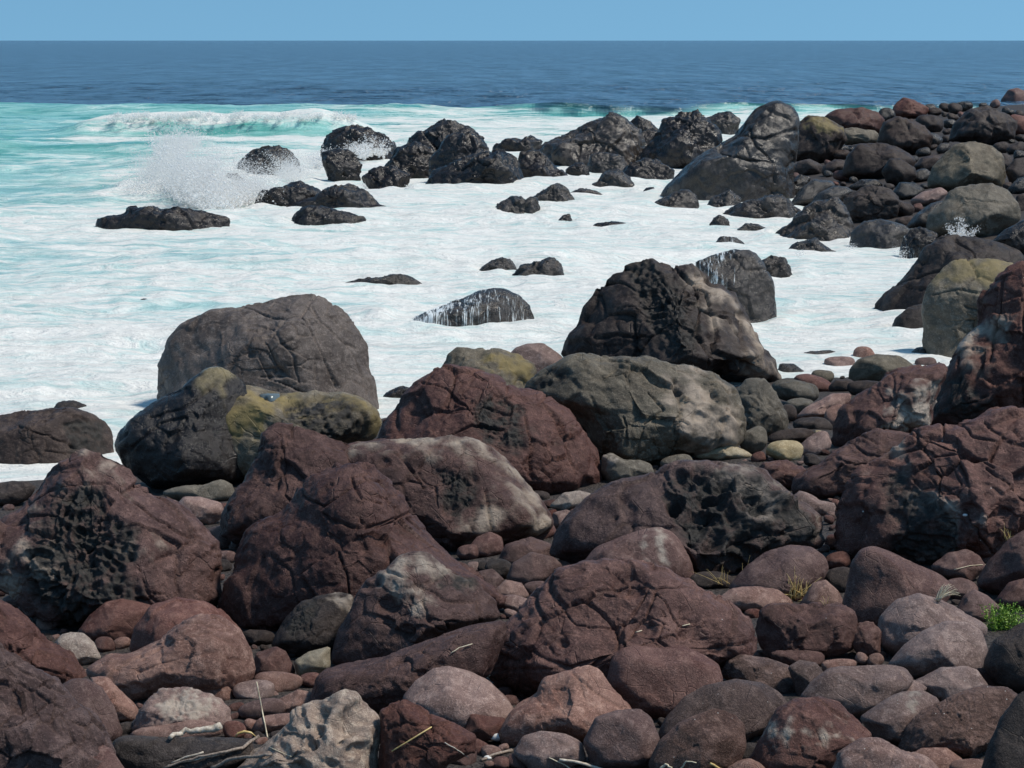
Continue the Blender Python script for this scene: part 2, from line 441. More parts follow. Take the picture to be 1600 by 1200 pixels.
def form(sp):
    st = dict(STYLE[sp['style']]); st.update(sp.get('st', {}))
    rng = np.random.default_rng(1000 + sp['seed'])
    if sp['style'] == 'R' and sp['seed'] % 3 == 0: st.update(chip=.06, fac=13, fk=30, bil=.010, crack=.022)      # every third cobble is a less worn one
    P2, c, mpp, s, T = sp['P'], sp['c'], sp['mpp'], sp['s'], sp['T']
    # outline as radius over angle
    M = 240
    ang = np.arange(M) * 2 * math.pi / M
    dx, dy = np.cos(ang), np.sin(ang)
    rel = P2 - c
    rad = np.zeros(M)
    for i in range(len(rel)):
        a, b = rel[i], rel[(i + 1) % len(rel)]; e = b - a
        den = dx * e[1] - dy * e[0]
        den = np.where(np.abs(den) < 1e-9, 1e-9, den)
        t = (a[0] * e[1] - a[1] * e[0]) / den
        u = (a[0] * dy - a[1] * dx) / den
        rad = np.where((t > 0) & (u >= -1e-6) & (u <= 1 + 1e-6), np.maximum(rad, t), rad)
    bad = rad <= 0
    if bad.any(): rad[bad] = np.interp(ang[bad], ang[~bad], rad[~bad], period=2 * math.pi)
    sg = st['sig']
    ker = np.exp(-0.5 * (np.arange(-12, 13) / sg) ** 2); ker /= ker.sum()
    rad = sum(ker[k + 12] * np.roll(rad, k) for k in range(-12, 13))
    area = math.pi * (np.ptp(P2[:, 0]) / 2) * (np.ptp(P2[:, 1]) / 2) * 0.41      # in picture pixels
    n = int(np.clip(math.sqrt(1.25 * area / 6) * sp.get('res', 1.5 if sp['style'] == 'W' else 1.0), 5, 120))
    n = n if n < 12 else (n // 4) * 4
    V, F = sphere_grid(n)
    u, v, w = V[:, 0], V[:, 1], V[:, 2]
    th = np.arctan2(-v, u) % (2 * math.pi)               # picture y points down
    r = np.interp(th, np.append(ang, 2 * math.pi), np.append(rad, rad[0])) * mpp
    # flat faces
    fk = st['fk']
    acc = np.full(len(V), math.exp(-fk * 1.0))
    planes = []
    for k in range(st['fac']):
        nn = rng.normal(size=3); nn[2] = -abs(nn[2]) * (1 if rng.random() < .7 else -1)
        nn /= np.linalg.norm(nn)
        planes.append((nn, rng.uniform(0.68, 0.97)))
    for (nx, ny, nz, o) in sp.get('cut', ()):
        nn = np.array([nx, ny, -nz], float); planes.append((nn / np.linalg.norm(nn), o))
    for nn, o in planes:
        d = V @ nn
        acc += np.exp(-fk * np.minimum(o / np.maximum(d, 0.05), 6))
    m = np.clip(-np.log(acc) / fk, 0.3, 1.0)
    edge = np.abs(w) ** 0.7
    sc = 1 + (m - 1) * edge
    lean = sp.get('lean', 0.30)
    X = np.stack([u * r * sc, v * r * sc, w * T * (1 - lean * v) * (1 + (m - 1) * (0.25 + 0.75 * edge))], 1)
    # surface normals of the plain body
    fn = np.cross(X[F[:, 2]] - X[F[:, 0]], X[F[:, 3]] - X[F[:, 1]])
    N = np.stack([sum(np.bincount(F[:, j], fn[:, k], len(X)) for j in range(4)) for k in range(3)], 1)
    N /= np.maximum(np.linalg.norm(N, axis=1), 1e-12)[:, None]
    off = rng.uniform(-60, 60, 3)
    q = X / s + off
    rim = 0.35 + 0.65 * edge
    D = st['low'] * fbm(q * st['lowf'], 2) * rim
    big = n >= 12
    px = np.stack([c[0] + X[:, 0] / mpp, c[1] - X[:, 1] / mpp], 1)
    front = smooth01(0.25, -0.05, w)
    mask = np.zeros((len(V), 4), np.float32); mask[:, 3] = 1
    wob = None
    if big:
        wq = np.stack([noise(q * 2.3 + 5), noise(q * 2.3 + 31), noise(q * 2.3 + 57)], 1)
        qc = q + 0.055 * wq
        qd = q + 0.16 * wq
        bl = np.abs(fbm(qd * st['bf'], 3))
        D += st['bil'] * (bl - 0.25) * (0.5 + 0.5 * rim) * 1.6
        mid = fbm(q * st['mf'], 3, 0.55)
        D += st['mid'] * mid
        zone = smooth01(-0.05, 0.40, noise(q * 1.1 + 9))
        if st['crack'] > 0:
            f1, f2, hh, tilt = worley(qc * sp.get('cf', 1.7))
            g = f2 - f1
            D += st['block'] * (hh - 0.5) * smooth01(0, 0.05, g) + st['chip'] * (tilt - 0.05) * rim
            D -= st['crack'] * smooth01(st['cw'] * (0.4 + 0.9 * zone), 0, g) * zone
            if sp['style'] in 'CWB':
                f1, f2, hh, tilt = worley(qc * np.array([1.0, 1.6, 1.0]) * 4.2 + 11)
                D += st['chip'] * 0.30 * tilt * smooth01(-0.3, 0.3, noise(q * 1.3 + 70))
                D -= st['crack'] * 0.5 * smooth01(0.08, 0, f2 - f1) * smooth01(0.0, 0.4, noise(q * 1.7 + 40))
        if st['pits'] > 0:
            f1, f2, hh, tilt = worley(q * 5.5 + 3)
            D -= st['pits'] * (hh > 0.62) * smooth01(0.36, 0.08, f1) * smooth01(-0.1, 0.3, noise(q * 1.5 + 77))
        wob = 0.5 * mid + noise(q * 4 + 3)
    else:
        wob = noise(q * 4 + 3)
    spx = s / mpp
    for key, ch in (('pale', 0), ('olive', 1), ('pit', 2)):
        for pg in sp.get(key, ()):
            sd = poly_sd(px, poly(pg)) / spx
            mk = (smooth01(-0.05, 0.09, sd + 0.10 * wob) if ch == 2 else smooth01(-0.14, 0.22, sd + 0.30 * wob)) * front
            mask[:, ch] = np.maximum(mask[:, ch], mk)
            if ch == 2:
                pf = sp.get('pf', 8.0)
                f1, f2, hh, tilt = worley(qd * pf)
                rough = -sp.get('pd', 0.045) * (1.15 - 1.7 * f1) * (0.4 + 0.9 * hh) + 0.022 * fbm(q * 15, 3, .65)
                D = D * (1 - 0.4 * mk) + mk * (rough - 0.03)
    for (hx, hy, hr, hd) in sp.get('holes', ()):
        dd = np.hypot(px[:, 0] - hx, (px[:, 1] - hy) * 1.25) / (hr * (1 + 0.25 * wob))
        D -= front * hd * np.exp(-dd ** 4)
        D += front * hd * 0.08 * np.exp(-((dd - 1.25) / 0.25) ** 2)
    for ln in sp.get('lines', ()):
        dd = line_d(px + np.stack([wob, -wob], 1) * 2.2, poly(ln))
        D -= front * sp.get('ld', 0.035) * 1.25 * np.exp(-(dd / np.maximum(1.45 + 1.3 * wob, 0.55)) ** 2)
    X = X + N * (D * s)[:, None]
    world = X[:, :1] * RIGHT + X[:, 1:2] * UP + X[:, 2:] * FWD
    centre = CAMP + ray(c[0], c[1]) * sp['depth']
    foot = np.array([centre[0], centre[1], 0.0])
    foot[2] = max(float(ground_z(foot[0], foot[1])), -0.6) if sp['land'] else -0.3
    verts = world + centre - foot
    rp = (X / s ** 0.65 + off * 0.37).astype(np.float32)
    return verts, F[:, ::-1].copy(), mask, rp, foot      # the picture axes are left-handed: turn the faces outwards

GROUPS = {'sea_rock': 'dark rocks standing in the surf', 'boulder': 'boulders on the beach', 'cobble': 'cobbles among the boulders'}
CATS = {'sea_rock': 'rock', 'boulder': 'boulder', 'cobble': 'stone'}
def finish(sp, data):
    verts, F, mask, rp, foot = data
    me = mesh_np(sp['name'], verts, quads=F)
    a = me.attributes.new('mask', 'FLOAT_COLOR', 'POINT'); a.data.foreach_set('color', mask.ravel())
    a = me.attributes.new('rp', 'FLOAT_VECTOR', 'POINT'); a.data.foreach_set('vector', rp.ravel())
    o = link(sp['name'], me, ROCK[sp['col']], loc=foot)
    tag(o, sp['label'], sp['cat'] or CATS[sp['name']], sp.get('group', GROUPS[sp['name']]))
    return o

# ---- rocks standing in the surf (photo pixels; the waterline fixes each one's distance)
S('sea_rock', 'W', 'bk', 362, 'low flat jagged black rock alone in the foam, farthest left of the surf rocks', '150,359 154,340 192,332 198,322 235,323 270,330 310,327 340,334 360,343 320,354 280,364 250,366 210,362')
S('sea_rock', 'W', 'wg', 277, 'grey rounded rock rising behind the big spray burst', '372,256 385,240 410,230 436,226 455,236 470,252 472,277 380,279')
S('sea_rock', 'W', 'bk', 308, 'small black hump almost swallowed by the spray burst', '346,280 355,270 372,270 385,285 394,305 360,308')
S('sea_rock', 'W', 'bk', 252, 'arched dark rock with white spray against its right front', '502,228 505,213 525,200 555,194 575,197 600,208 618,225 621,243 560,252 510,247')
S('sea_rock', 'W', 'bk', 286, 'blocky dark rock just below the arched rock with spray', '502,236 525,232 550,237 566,257 562,270 567,284 535,288 512,278 503,250')
S('sea_rock', 'W', 'bk', 330, 'rough brown-black rock at the right foot of the spray burst', '395,325 405,300 430,295 470,282 500,295 506,306 480,328 400,332')
S('sea_rock', 'W', 'bk', 334, 'pointed brown-black rock with a long flat tail to the right', '433,336 450,320 500,305 520,290 545,286 575,300 595,320 617,322 575,331 500,337')
S('sea_rock', 'W', 'bk', 354, 'low brown-black rock in front of the pointed one with a tail', '445,349 470,325 505,323 535,328 573,340 545,348 510,356')
S('sea_rock', 'W', 'bk', 277, 'tallest peak of the dark rock cluster right of the arched rock', '625,255 640,222 665,202 690,186 710,193 735,200 755,215 765,240 740,268 660,275', cut=((-.6, .3, .7, .75),))
S('sea_rock', 'W', 'bk', 282, 'left shoulder rock leaning on the tallest peak of the cluster', '598,266 620,230 650,220 680,235 692,255 670,275 640,282 605,278')
S('sea_rock', 'W', 'bk', 290, 'right shoulder rock leaning on the tallest peak of the cluster', '672,250 700,212 725,203 752,215 768,240 740,270 700,282 676,276')
S('sea_rock', 'W', 'bk', 301, 'low lumpy rock at the left foot of the dark cluster', '565,277 585,262 615,258 640,275 635,300 580,302')
S('sea_rock', 'W', 'bk', 299, 'broad smooth-backed black rock in front of the dark cluster', '662,297 675,272 700,262 740,240 780,235 805,248 820,275 825,292 760,298 700,302', cut=((-.5, .2, .8, .72),))
S('sea_rock', 'W', 'bk', 286, 'sharp dark rock touching the right end of the broad black rock', '808,262 812,238 842,236 856,248 872,262 893,277 865,286 825,287')
S('sea_rock', 'W', 'bk', 238, 'low knobbly rock behind the sharp dark rock', '770,228 785,218 800,217 820,218 828,210 848,220 840,234 790,240')
S('sea_rock', 'W', 'wg', 260, 'big cracked grey rock with a ridged back, middle of the far rocks', '835,232 882,210 912,197 950,177 980,187 1005,202 1004,240 960,262 900,264 860,252', cut=((-.5, .4, .7, .78),))
S('sea_rock', 'W', 'bk', 217, 'small peak showing behind the right end of the cracked grey rock', '983,190 995,180 1010,187 1030,202 1020,217 990,217')
S('sea_rock', 'W', 'bk', 245, 'black block between the cracked grey rock and the crumbly peak', '984,238 990,212 1012,201 1028,206 1024,230 1004,246')
S('sea_rock', 'W', 'bk', 264, 'crumbly dark peak with a knob on its top', '992,245 1030,207 1035,187 1062,177 1080,174 1090,168 1100,180 1118,200 1128,218 1127,242 1062,265 1010,264', cut=((-.3, .5, .8, .8),))
S('sea_rock', 'W', 'wg', 210, 'grey rock behind the crumbly peak, nearest to the sea horizon', '1103,185 1122,175 1143,175 1158,187 1152,207 1112,210')
S('sea_rock', 'W', 'wg', 270, 'low grey slab at the foot of the cracked grey rock', '918,257 925,240 945,237 975,245 982,260 960,270 922,269')
S('sea_rock', 'W', 'bk', 273, 'small dark rock left of the low grey slab', '884,264 898,255 910,252 920,262 922,273 890,274')
S('sea_rock', 'W', 'bk', 288, 'dark lumpy rock at the foot of the crumbly peak', '966,274 985,255 1005,245 1030,250 1055,265 1048,287 990,290')
S('sea_rock', 'W', 'wg', 300, 'low sloping brown rock in front of the dark lumpy one', '908,298 935,285 940,272 965,262 985,280 1000,294 960,302')
S('sea_rock', 'W', 'wg', 305, 'thin flat sliver of rock left of the low sloping one', '888,302 905,294 930,297 942,303 905,307', thick=1.0)
S('sea_rock', 'W', 'wg', 294, 'flat stone tip behind the small twin-humped rock', '868,292 875,285 885,282 902,291 885,296')
S('sea_rock', 'B', 'wg', 315, 'largest far boulder, a sloping grey slab rising to the right', '1028,312 1035,295 1070,265 1110,235 1150,210 1165,185 1190,165 1215,158 1240,170 1250,190 1247,225 1240,260 1225,290 1170,308 1100,317',
  cut=((-.45, .65, .5, .66), (.5, .3, .8, .74)), lines=('1165,200 1175,235 1200,262 1205,290', '1150,212 1190,222 1240,205', '1120,245 1165,258 1195,262'))
S('sea_rock', 'W', 'wg', 339, 'triangular rock at the left foot of the largest far boulder', '1003,339 1025,314 1050,303 1065,294 1080,298 1092,315 1098,338 1040,340', cut=((-.5, .5, .7, .7),))
S('sea_rock', 'W', 'wg', 318, 'twin-humped small rock behind the brown two-lobed rock', '826,312 850,297 870,286 885,292 892,305 902,318 850,319')
S('sea_rock', 'W', 'wg', 345, 'brown two-lobed rock alone in the white foam', '768,337 775,318 800,307 815,306 820,312 838,308 846,325 838,340 790,347')
S('sea_rock', 'W', 'bk', 353, 'tiny upright dark stone right of the two-lobed rock', '864,353 878,336 890,334 898,353')
S('sea_rock', 'W', 'bk', 358, 'thin long dark sliver right of the tiny upright stone', '912,358 935,347 955,346 987,348 960,355 925,360', thick=1.0)
S('sea_rock', 'W', 'bk', 304, 'little dark tip above the triangular rock', '1000,304 1010,293 1022,292 1027,304')
S('sea_rock', 'W', 'bk', 321, 'smallest tip left of the triangular rock', '988,321 1000,312 1014,312 1006,321')
S('sea_rock', 'W', 'wg', 336, 'grey lump right of the triangular rock', '1098,333 1110,310 1140,295 1157,310 1160,334 1120,338')
S('sea_rock', 'W', 'wg', 342, 'long low wet rock in front of the grey lump', '1120,340 1150,320 1180,310 1205,305 1235,310 1245,332 1200,344 1150,344')
S('sea_rock', 'W', 'wg', 356, 'small rounded wet stone in front of the long low wet rock', '1106,356 1115,340 1125,335 1138,342 1141,355')
S('sea_rock', 'W', 'wg', 365, 'flat wet stone with a sharp left tip, right of the small rounded one', '1143,365 1165,348 1185,350 1202,358 1190,366')
S('sea_rock', 'W', 'wg', 386, 'low stone with water running off it, far behind the tall dark peak', '1113,384 1125,370 1150,370 1164,381 1152,388')
S('sea_rock', 'B', 'wg', 500, 'grey-olive boulder in the foam right behind the tall dark peak', '1085,412 1120,396 1150,389 1180,392 1195,410 1210,440 1213,475 1198,500 1150,502 1110,450', lines=('1140,395 1160,425 1205,420',))
S('sea_rock', 'W', 'wg', 430, 'small foam-washed rock right of the grey-olive boulder', '1186,410 1205,397 1225,403 1239,418 1230,432 1195,430')
S('sea_rock', 'W', 'wg', 428, 'left one of two low rocks in mid foam', '740,427 760,412 785,400 800,408 808,422 790,430')
S('sea_rock', 'W', 'wg', 438, 'right one of two low rocks in mid foam, with a squared right end', '793,439 815,415 868,400 876,412 883,436 840,440', cut=((.2, .2, .9, .7),))
S('sea_rock', 'W', 'wg', 447, 'long thin awash rock left of the two low rocks', '526,445 560,435 595,433 625,428 645,433 664,446 640,449 590,445', thick=1.0)
S('sea_rock', 'B', 'wg', 515, 'rounded rock with white water pouring down its face', '612,512 640,495 680,483 720,468 750,455 785,452 815,460 835,485 840,507 810,516 750,516 690,519 650,516')
S('sea_rock', 'W', 'bk', 477, 'tiny curved dark rock tip alone in the left foam', '210,475 216,469 224,466 235,468 249,476 232,479', thick=1.0)
S('sea_rock', 'W', 'bk', 624, 'small black rock in the gap between grey boulder and red boulder', '598,622 607,610 625,603 642,606 640,624 612,628')

# ---- the rocky point on the right, far part
S('boulder', 'C', 'ch', 256, 'square black-fronted block right of the largest far boulder', '1235,250 1236,205 1250,187 1262,180 1290,183 1320,198 1322,218 1305,245 1287,254', cut=((-.4, .0, .9, .62),), olive=('1250,188 1265,180 1292,184 1318,200 1300,212 1270,205',))
S('boulder', 'C', 'rd', 216, 'flat-topped reddish black rock above the square block', '1287,182 1305,171 1350,167 1372,175 1384,187 1378,207 1345,214 1300,204')
S('boulder', 'C', 'ol', 229, 'olive ledge under the flat-topped reddish rock', '1295,205 1330,198 1372,205 1374,222 1320,228')
S('boulder', 'C', 'rd', 187, 'dark red pointed rock on the far skyline', '1390,180 1400,160 1412,152 1430,156 1452,170 1446,184 1412,188')
S('boulder', 'C', 'ch', 244, 'dark rounded rock below the red skyline rock', '1370,222 1380,190 1400,182 1425,185 1445,197 1458,212 1454,232 1425,244 1390,240', cut=((-.3, .3, .9, .75),))
S('boulder', 'B', 'ch', 281, 'smooth dark domed boulder in the middle of the point', '1313,276 1322,245 1340,225 1370,222 1400,227 1420,240 1432,252 1420,276 1370,282 1335,282', cut=((-.4, .1, .9, .7),))
S('boulder', 'T', 'ch', 292, 'pitted round stone right of the smooth dark dome', '1378,268 1390,248 1407,247 1430,262 1434,278 1412,293 1385,286')
S('boulder', 'B', 'ol', 300, 'tall grey-olive boulder standing high above the splash', '1446,294 1455,262 1475,240 1492,225 1525,220 1550,227 1566,245 1574,275 1568,296 1487,301', cut=((-.7, .2, .6, .62), (.4, .2, .9, .75)), lines=('1540,230 1555,262 1568,275',))
S('boulder', 'C', 'ch', 230, 'crumbly striped outcrop above the tall grey-olive boulder', '1480,222 1490,192 1517,170 1545,165 1570,177 1592,190 1586,218 1540,230', cf=3.0)
S('boulder', 'R', 'br', 160, 'round brown boulder on the skyline at the right edge', '1564,155 1575,140 1590,137 1602,142 1608,156 1585,162')
S('boulder', 'B', 'ol', 374, 'broad olive boulder with white water splashing its front', '1445,364 1450,335 1475,312 1482,297 1512,290 1550,285 1575,297 1592,320 1594,345 1562,364 1545,376 1487,374', cut=((-.4, .1, .9, .66), (.5, .4, .8, .76)), lines=('1505,312 1540,318 1590,322',))
S('boulder', 'W', 'ch', 348, 'dark pitted rock left of the grey slabs by the splash', '1315,335 1320,306 1340,296 1362,288 1390,297 1407,314 1402,343 1375,350 1335,350')
S('boulder', 'W', 'wg', 374, 'sloping pyramid rock with a crest, at the water edge of the point', '1208,369 1255,330 1275,312 1305,309 1320,325 1337,352 1328,376 1270,376', cut=((-.5, .4, .7, .68),))
S('boulder', 'W', 'wg', 378, 'low veined rock in front of the sloping pyramid rock', '1220,375 1262,347 1300,344 1317,357 1330,372 1300,380 1250,379')
S('boulder', 'B', 'wg', 390, 'smooth grey dome with foam along its foot', '1326,390 1330,362 1350,345 1375,341 1412,352 1428,362 1416,382 1375,391')
S('boulder', 'W', 'wg', 398, 'lowest half-sunk rock in front of the low veined rock', '1215,400 1245,380 1275,372 1307,394 1260,401')
S('boulder', 'B', 'wg', 361, 'long pale slab leaning against the broad olive boulder', '1415,357 1430,335 1455,317 1478,312 1460,338 1449,362')
S('boulder', 'R', 'gy', 324, 'flat grey stone above the long pale slab', '1420,314 1440,300 1470,292 1483,301 1464,318 1430,325')
S('boulder', 'R', 'wg', 313, 'mauve rounded stone left of the flat grey stone', '1393,303 1405,285 1430,285 1447,297 1434,314 1405,314')
S('boulder', 'W', 'wg', 308, 'tilted dark stone at the right foot of the largest far boulder', '1214,305 1250,272 1267,278 1254,303 1232,310')
S('boulder', 'R', 'wg', 324, 'rounded grey-brown stone in front of the tilted dark stone', '1230,325 1250,295 1272,280 1300,282 1307,292 1288,306 1268,324')
S('boulder', 'R', 'wg', 326, 'long rounded stone overlapping the grey-brown one', '1260,325 1277,302 1305,290 1325,292 1335,301 1315,318 1285,326')
S('boulder', 'W', 'bk', 339, 'black wet rock left of the two overlapping rounded stones', '1186,337 1195,310 1222,303 1237,317 1254,332 1225,341')
S('boulder', 'C', 'ch', 275, 'small angular rock under the square black-fronted block', '1238,266 1247,252 1265,248 1285,258 1284,273 1250,277')
S('boulder', 'W', 'wg', 293, 'small low rock tight against the largest far boulder', '1198,293 1215,272 1236,270 1234,290 1214,296')
S('boulder', 'R', 'wg', 299, 'low rounded stone under the smooth dark dome', '1322,294 1345,280 1370,280 1383,292 1350,301')
S('boulder', 'R', 'ch', 288, 'dark stone at the right edge beside the tall grey-olive boulder', '1570,266 1585,248 1612,243 1612,288 1580,290')
S('boulder', 'R', 'wg', 304, 'grey stone at the right edge under the dark one', '1573,296 1590,278 1612,274 1612,304 1580,305')
S('boulder', 'C', 'ch', 330, 'rough dark rock at the right edge behind the broad olive boulder', '1582,330 1588,305 1612,298 1615,340 1590,345')
S('boulder', 'R', 'gy', 172, 'pale grey round stone left of the red skyline rock', '1383,184 1386,174 1394,172 1401,178 1400,186 1388,188')
S('boulder', 'C', 'ch', 268, 'low dark ledge between the dark dome and the tall grey-olive boulder', '1425,262 1440,246 1462,240 1475,248 1460,270 1435,272')
S('boulder', 'W', 'bk', 409, 'dark blunt rock with a thin water trickle, left of the big black boulder', '1406,408 1410,375 1422,358 1445,355 1467,367 1456,400 1420,412')
S('boulder', 'B', 'ch', 490, 'big smooth black boulder sloping into the foam at right', '1362,487 1375,465 1410,435 1430,410 1445,385 1470,368 1520,366 1560,375 1590,390 1605,410 1570,480 1440,492 1400,492', cut=((-.6, .3, .7, .66), (.2, .9, .5, .74)), lines=('1490,372 1510,395 1512,410', '1400,445 1440,432 1470,420'))
S('boulder', 'B', 'bk', 402, 'black wet boulder cut by the right edge, above the big black one', '1548,378 1570,358 1612,338 1615,405 1580,400')
S('boulder', 'B', 'ol', 563, 'tall rounded boulder with mustard algae on its top', '1440,505 1440,475 1450,445 1470,422 1487,405 1510,401 1550,404 1585,412 1580,480 1560,540 1510,566 1475,567 1450,542', cut=((-.5, -.1, .9, .62),), olive=('1462,430 1487,402 1520,400 1585,410 1575,440 1540,470 1520,455',), lines=('1455,462 1490,455 1530,462', '1500,480 1535,490'))
S('boulder', 'B', 'ch', 513, 'small dark stone wedged under the mustard-topped boulder', '1393,512 1400,495 1420,480 1442,474 1455,512 1410,516')

# ---- large boulders of the middle ground
S('boulder', 'B', 'gn', 658, 'great rounded grey boulder standing in the foam at left', '248,585 250,560 262,530 285,505 325,487 400,475 440,465 470,458 500,461 525,475 545,495 565,515 578,540 582,580 590,605 596,640 560,655 400,660 300,645 258,615',
  cut=((-.75, .1, .6, .66), (.75, .1, .6, .74), (.1, .9, .4, .72), (0, -.3, 1, .72)), lines=('395,512 440,520 470,560 478,600', '490,480 510,510 530,530 560,545', '425,535 450,575 462,588 420,590', '500,570 505,600', '400,545 430,552', '540,530 560,570 575,600'), holes=((450, 582, 10, .03), (405, 555, 7, .03)), ld=.016)
S('boulder', 'B', 'bk', 768, 'black hunched boulder in front of the great grey one', '178,700 185,675 210,650 240,627 280,610 310,585 330,575 345,574 365,583 385,600 400,650 395,720 380,752 330,755 270,768 240,768 200,738', cut=((-.3, .3, .9, .66),), lines=('240,650 290,640 340,600', '215,700 260,660 300,650'), olive=('318,582 345,574 372,590 350,605 325,600',))
S('boulder', 'B', 'ol', 753, 'mustard and olive topped boulder with a rain pool on it', '320,690 320,650 330,628 350,612 370,602 385,600 410,608 450,615 500,610 540,612 570,622 590,640 598,662 585,690 520,700 450,742 390,752 340,742 322,720',
  cut=((0, .95, .25, .62), (-.2, -.3, .9, .70)), olive=('322,650 350,610 385,600 470,615 560,618 595,650 588,672 540,630 470,640 400,672 330,690',), pit=('440,645 490,618 530,614 562,632 580,665 570,692 520,692 470,668',), pf=9, pd=.05)
S('boulder', 'B', 'ch', 730, 'low dark boulder at the left edge beside the foam', '-60,660 -20,650 30,640 70,637 110,636 145,645 165,660 178,680 178,705 165,722 110,730 50,728 0,722 -60,715', pit=('110,660 140,648 168,665 176,695 160,715 120,700',), pf=8, lines=('40,665 90,680 130,700',), push=0.4)
S('boulder', 'B', 'ch', 660, 'small dark stone peeping over the low dark boulder at left', '76,645 90,628 115,625 135,633 146,650 90,655', push=.9)
S('boulder', 'R', 'ch', 792, 'flat dark stone at the left edge below the strip of foam', '-25,785 -20,757 20,751 45,752 58,760 46,780 20,792')
S('boulder', 'C', 'bd', 988, 'large brown boulder with a wide black honeycombed face, left', '-40,850 -10,815 30,790 60,755 90,725 115,705 135,698 165,708 190,720 205,735 218,755 250,775 290,790 315,815 335,840 345,865 342,920 335,955 250,975 190,990 110,990 60,972 20,930 -30,900',
  pit=('95,770 130,752 175,750 188,790 215,800 238,830 236,880 252,930 200,955 120,978 70,930 45,885 58,840 80,800',), pale=('92,815 106,820 100,850 90,845', '212,840 232,855 240,875 222,865', '80,875 108,880 104,905 82,900', '40,870 60,830 72,850 55,900', '140,705 165,712 172,742 135,745'), pf=10, pd=.085,
  cut=((0, .25, 1, .60), (.8, .2, .5, .72), (-.75, .3, .6, .68)), lines=('130,748 175,748 215,775 240,800 285,830 320,840', '235,880 260,925 280,950', '0,830 40,805 100,800'))
S('boulder', 'B', 'ol', 787, 'grey-olive flat stone below the black hunched boulder', '248,770 280,760 320,757 345,747 365,757 370,777 340,787 290,788')
S('boulder', 'R', 'gy', 822, 'blue-grey stone between brown honeycombed boulder and brown hump', '275,790 285,775 310,775 345,785 354,802 334,822 300,815')
S('boulder', 'T', 'gy', 860, 'small pitted stone right of the blue-grey one', '322,848 325,825 350,820 362,830 360,858 335,864')
S('boulder', 'C', 'bd', 870, 'warm brown hump between rain-pool boulder and arched boulder', '345,835 350,800 365,770 385,740 400,710 410,680 420,667 435,661 460,664 490,672 525,685 560,692 575,730 550,800 480,840 400,870', cut=((-.5, .5, .7, .66),), lines=('440,680 450,720 440,760',), cf=1.3)
S('boulder', 'B', 'bd', 862, 'arched dark brown boulder with pale worn rim along its top', '520,712 540,692 580,685 640,685 700,683 740,685 770,700 800,725 820,750 840,775 858,800 867,822 820,845 740,860 680,864 600,840 540,770',
  pit=('685,735 720,728 750,745 745,785 715,802 690,785',), pale=('560,690 640,684 700,684 760,694 800,722 845,778 838,786 780,722 700,702 640,692', '790,780 830,770 860,815 835,825', '735,800 775,790 780,835 745,845'), holes=((705, 790, 14, .07), (745, 750, 18, .05), (605, 720, 10, .05), (655, 735, 26, .04)), cut=((-.1, .2, 1, .66), (.6, .6, .5, .72)), lines=('620,705 650,730 665,760', '760,760 770,820'), pd=.05)
S('boulder', 'C', 'bd', 988, 'steep cracked brown boulder in the centre left foreground', '342,960 345,920 355,890 370,860 380,830 400,810 435,800 455,780 470,755 490,735 520,722 560,718 585,722 605,745 625,775 645,805 670,835 700,865 730,890 780,915 800,940 760,965 650,985 500,980 420,990 370,990',
  cut=((-.7, .2, .7, .62), (.6, .5, .6, .64), (-.1, .5, .9, .74)), lines=('470,740 480,775 520,790 560,765 600,750', '555,755 570,785 590,790', '520,800 560,820 600,815 640,800', '600,770 620,800 655,830', '540,850 555,890 560,930 600,900', '430,860 460,880 480,940', '570,810 590,820 620,815'), ld=.03, cf=1.2)
S('boulder', 'C', 'ol', 640, 'olive rock peeking over the crest of the dark red boulder', '686,580 700,550 715,540 740,546 780,544 810,550 838,572 834,606 780,615 720,600', olive=('760,560 810,550 835,572 830,600 790,590',))
S('boulder', 'C', 'bd', 778, 'large dark red boulder with a sloping left side, centre', '576,700 600,660 625,630 645,600 668,583 690,568 720,572 760,583 800,600 850,612 885,635 915,670 935,710 943,755 920,775 860,778 780,750 700,715 640,710',
  cut=((-.6, .5, .6, .66), (.5, .3, .8, .66)), pit=('750,625 790,618 815,640 835,700 815,715 770,690 745,660',), pf=6, pd=.035, lines=('660,600 700,610 740,640', '640,640 700,640 760,630 800,640', '820,650 825,700 830,750', '850,630 880,680 900,740', '700,680 740,660 790,665'), cf=2.2)
S('boulder', 'R', 'gy', 600, 'smooth brown-grey stone between olive rock and dark peak', '793,555 805,543 825,536 850,535 872,550 888,563 860,585 800,582')
S('boulder', 'C', 'ol', 735, 'broad grey-olive boulder with a pale bleached band, centre', '815,610 835,585 860,570 890,555 910,552 950,560 970,555 1020,560 1060,570 1085,572 1110,585 1150,605 1165,640 1160,690 1130,705 1060,720 1000,735 960,730 935,705 890,650',
  pale=('1055,600 1080,580 1110,600 1140,640 1150,690 1100,705 1060,700 1050,650',), pit=('815,612 840,585 862,570 895,572 892,592 855,612 830,625', '1048,590 1062,592 1072,622 1060,622'), pf=9, lines=('940,590 965,572 1000,575 1030,600', '1010,610 1030,640 1000,660', '970,650 975,690', '1050,590 1058,640 1052,680 1040,720', '1085,575 1105,600 1115,640', '920,620 935,650', '1095,590 1130,615 1150,612', '1130,640 1120,690'), ld=.04, holes=((945, 588, 18, .04), (1105, 620, 12, .06), (1085, 650, 9, .05), (1120, 660, 9, .04)), cut=((-.2, .1, 1, .68), (.7, .3, .7, .7)))
S('boulder', 'C', 'ol', 695, 'olive boulder filling the right end behind the bleached one', '1146,612 1165,592 1195,590 1215,615 1234,655 1232,678 1190,696 1150,690', lines=('1150,615 1185,620 1200,650',), push=.3)
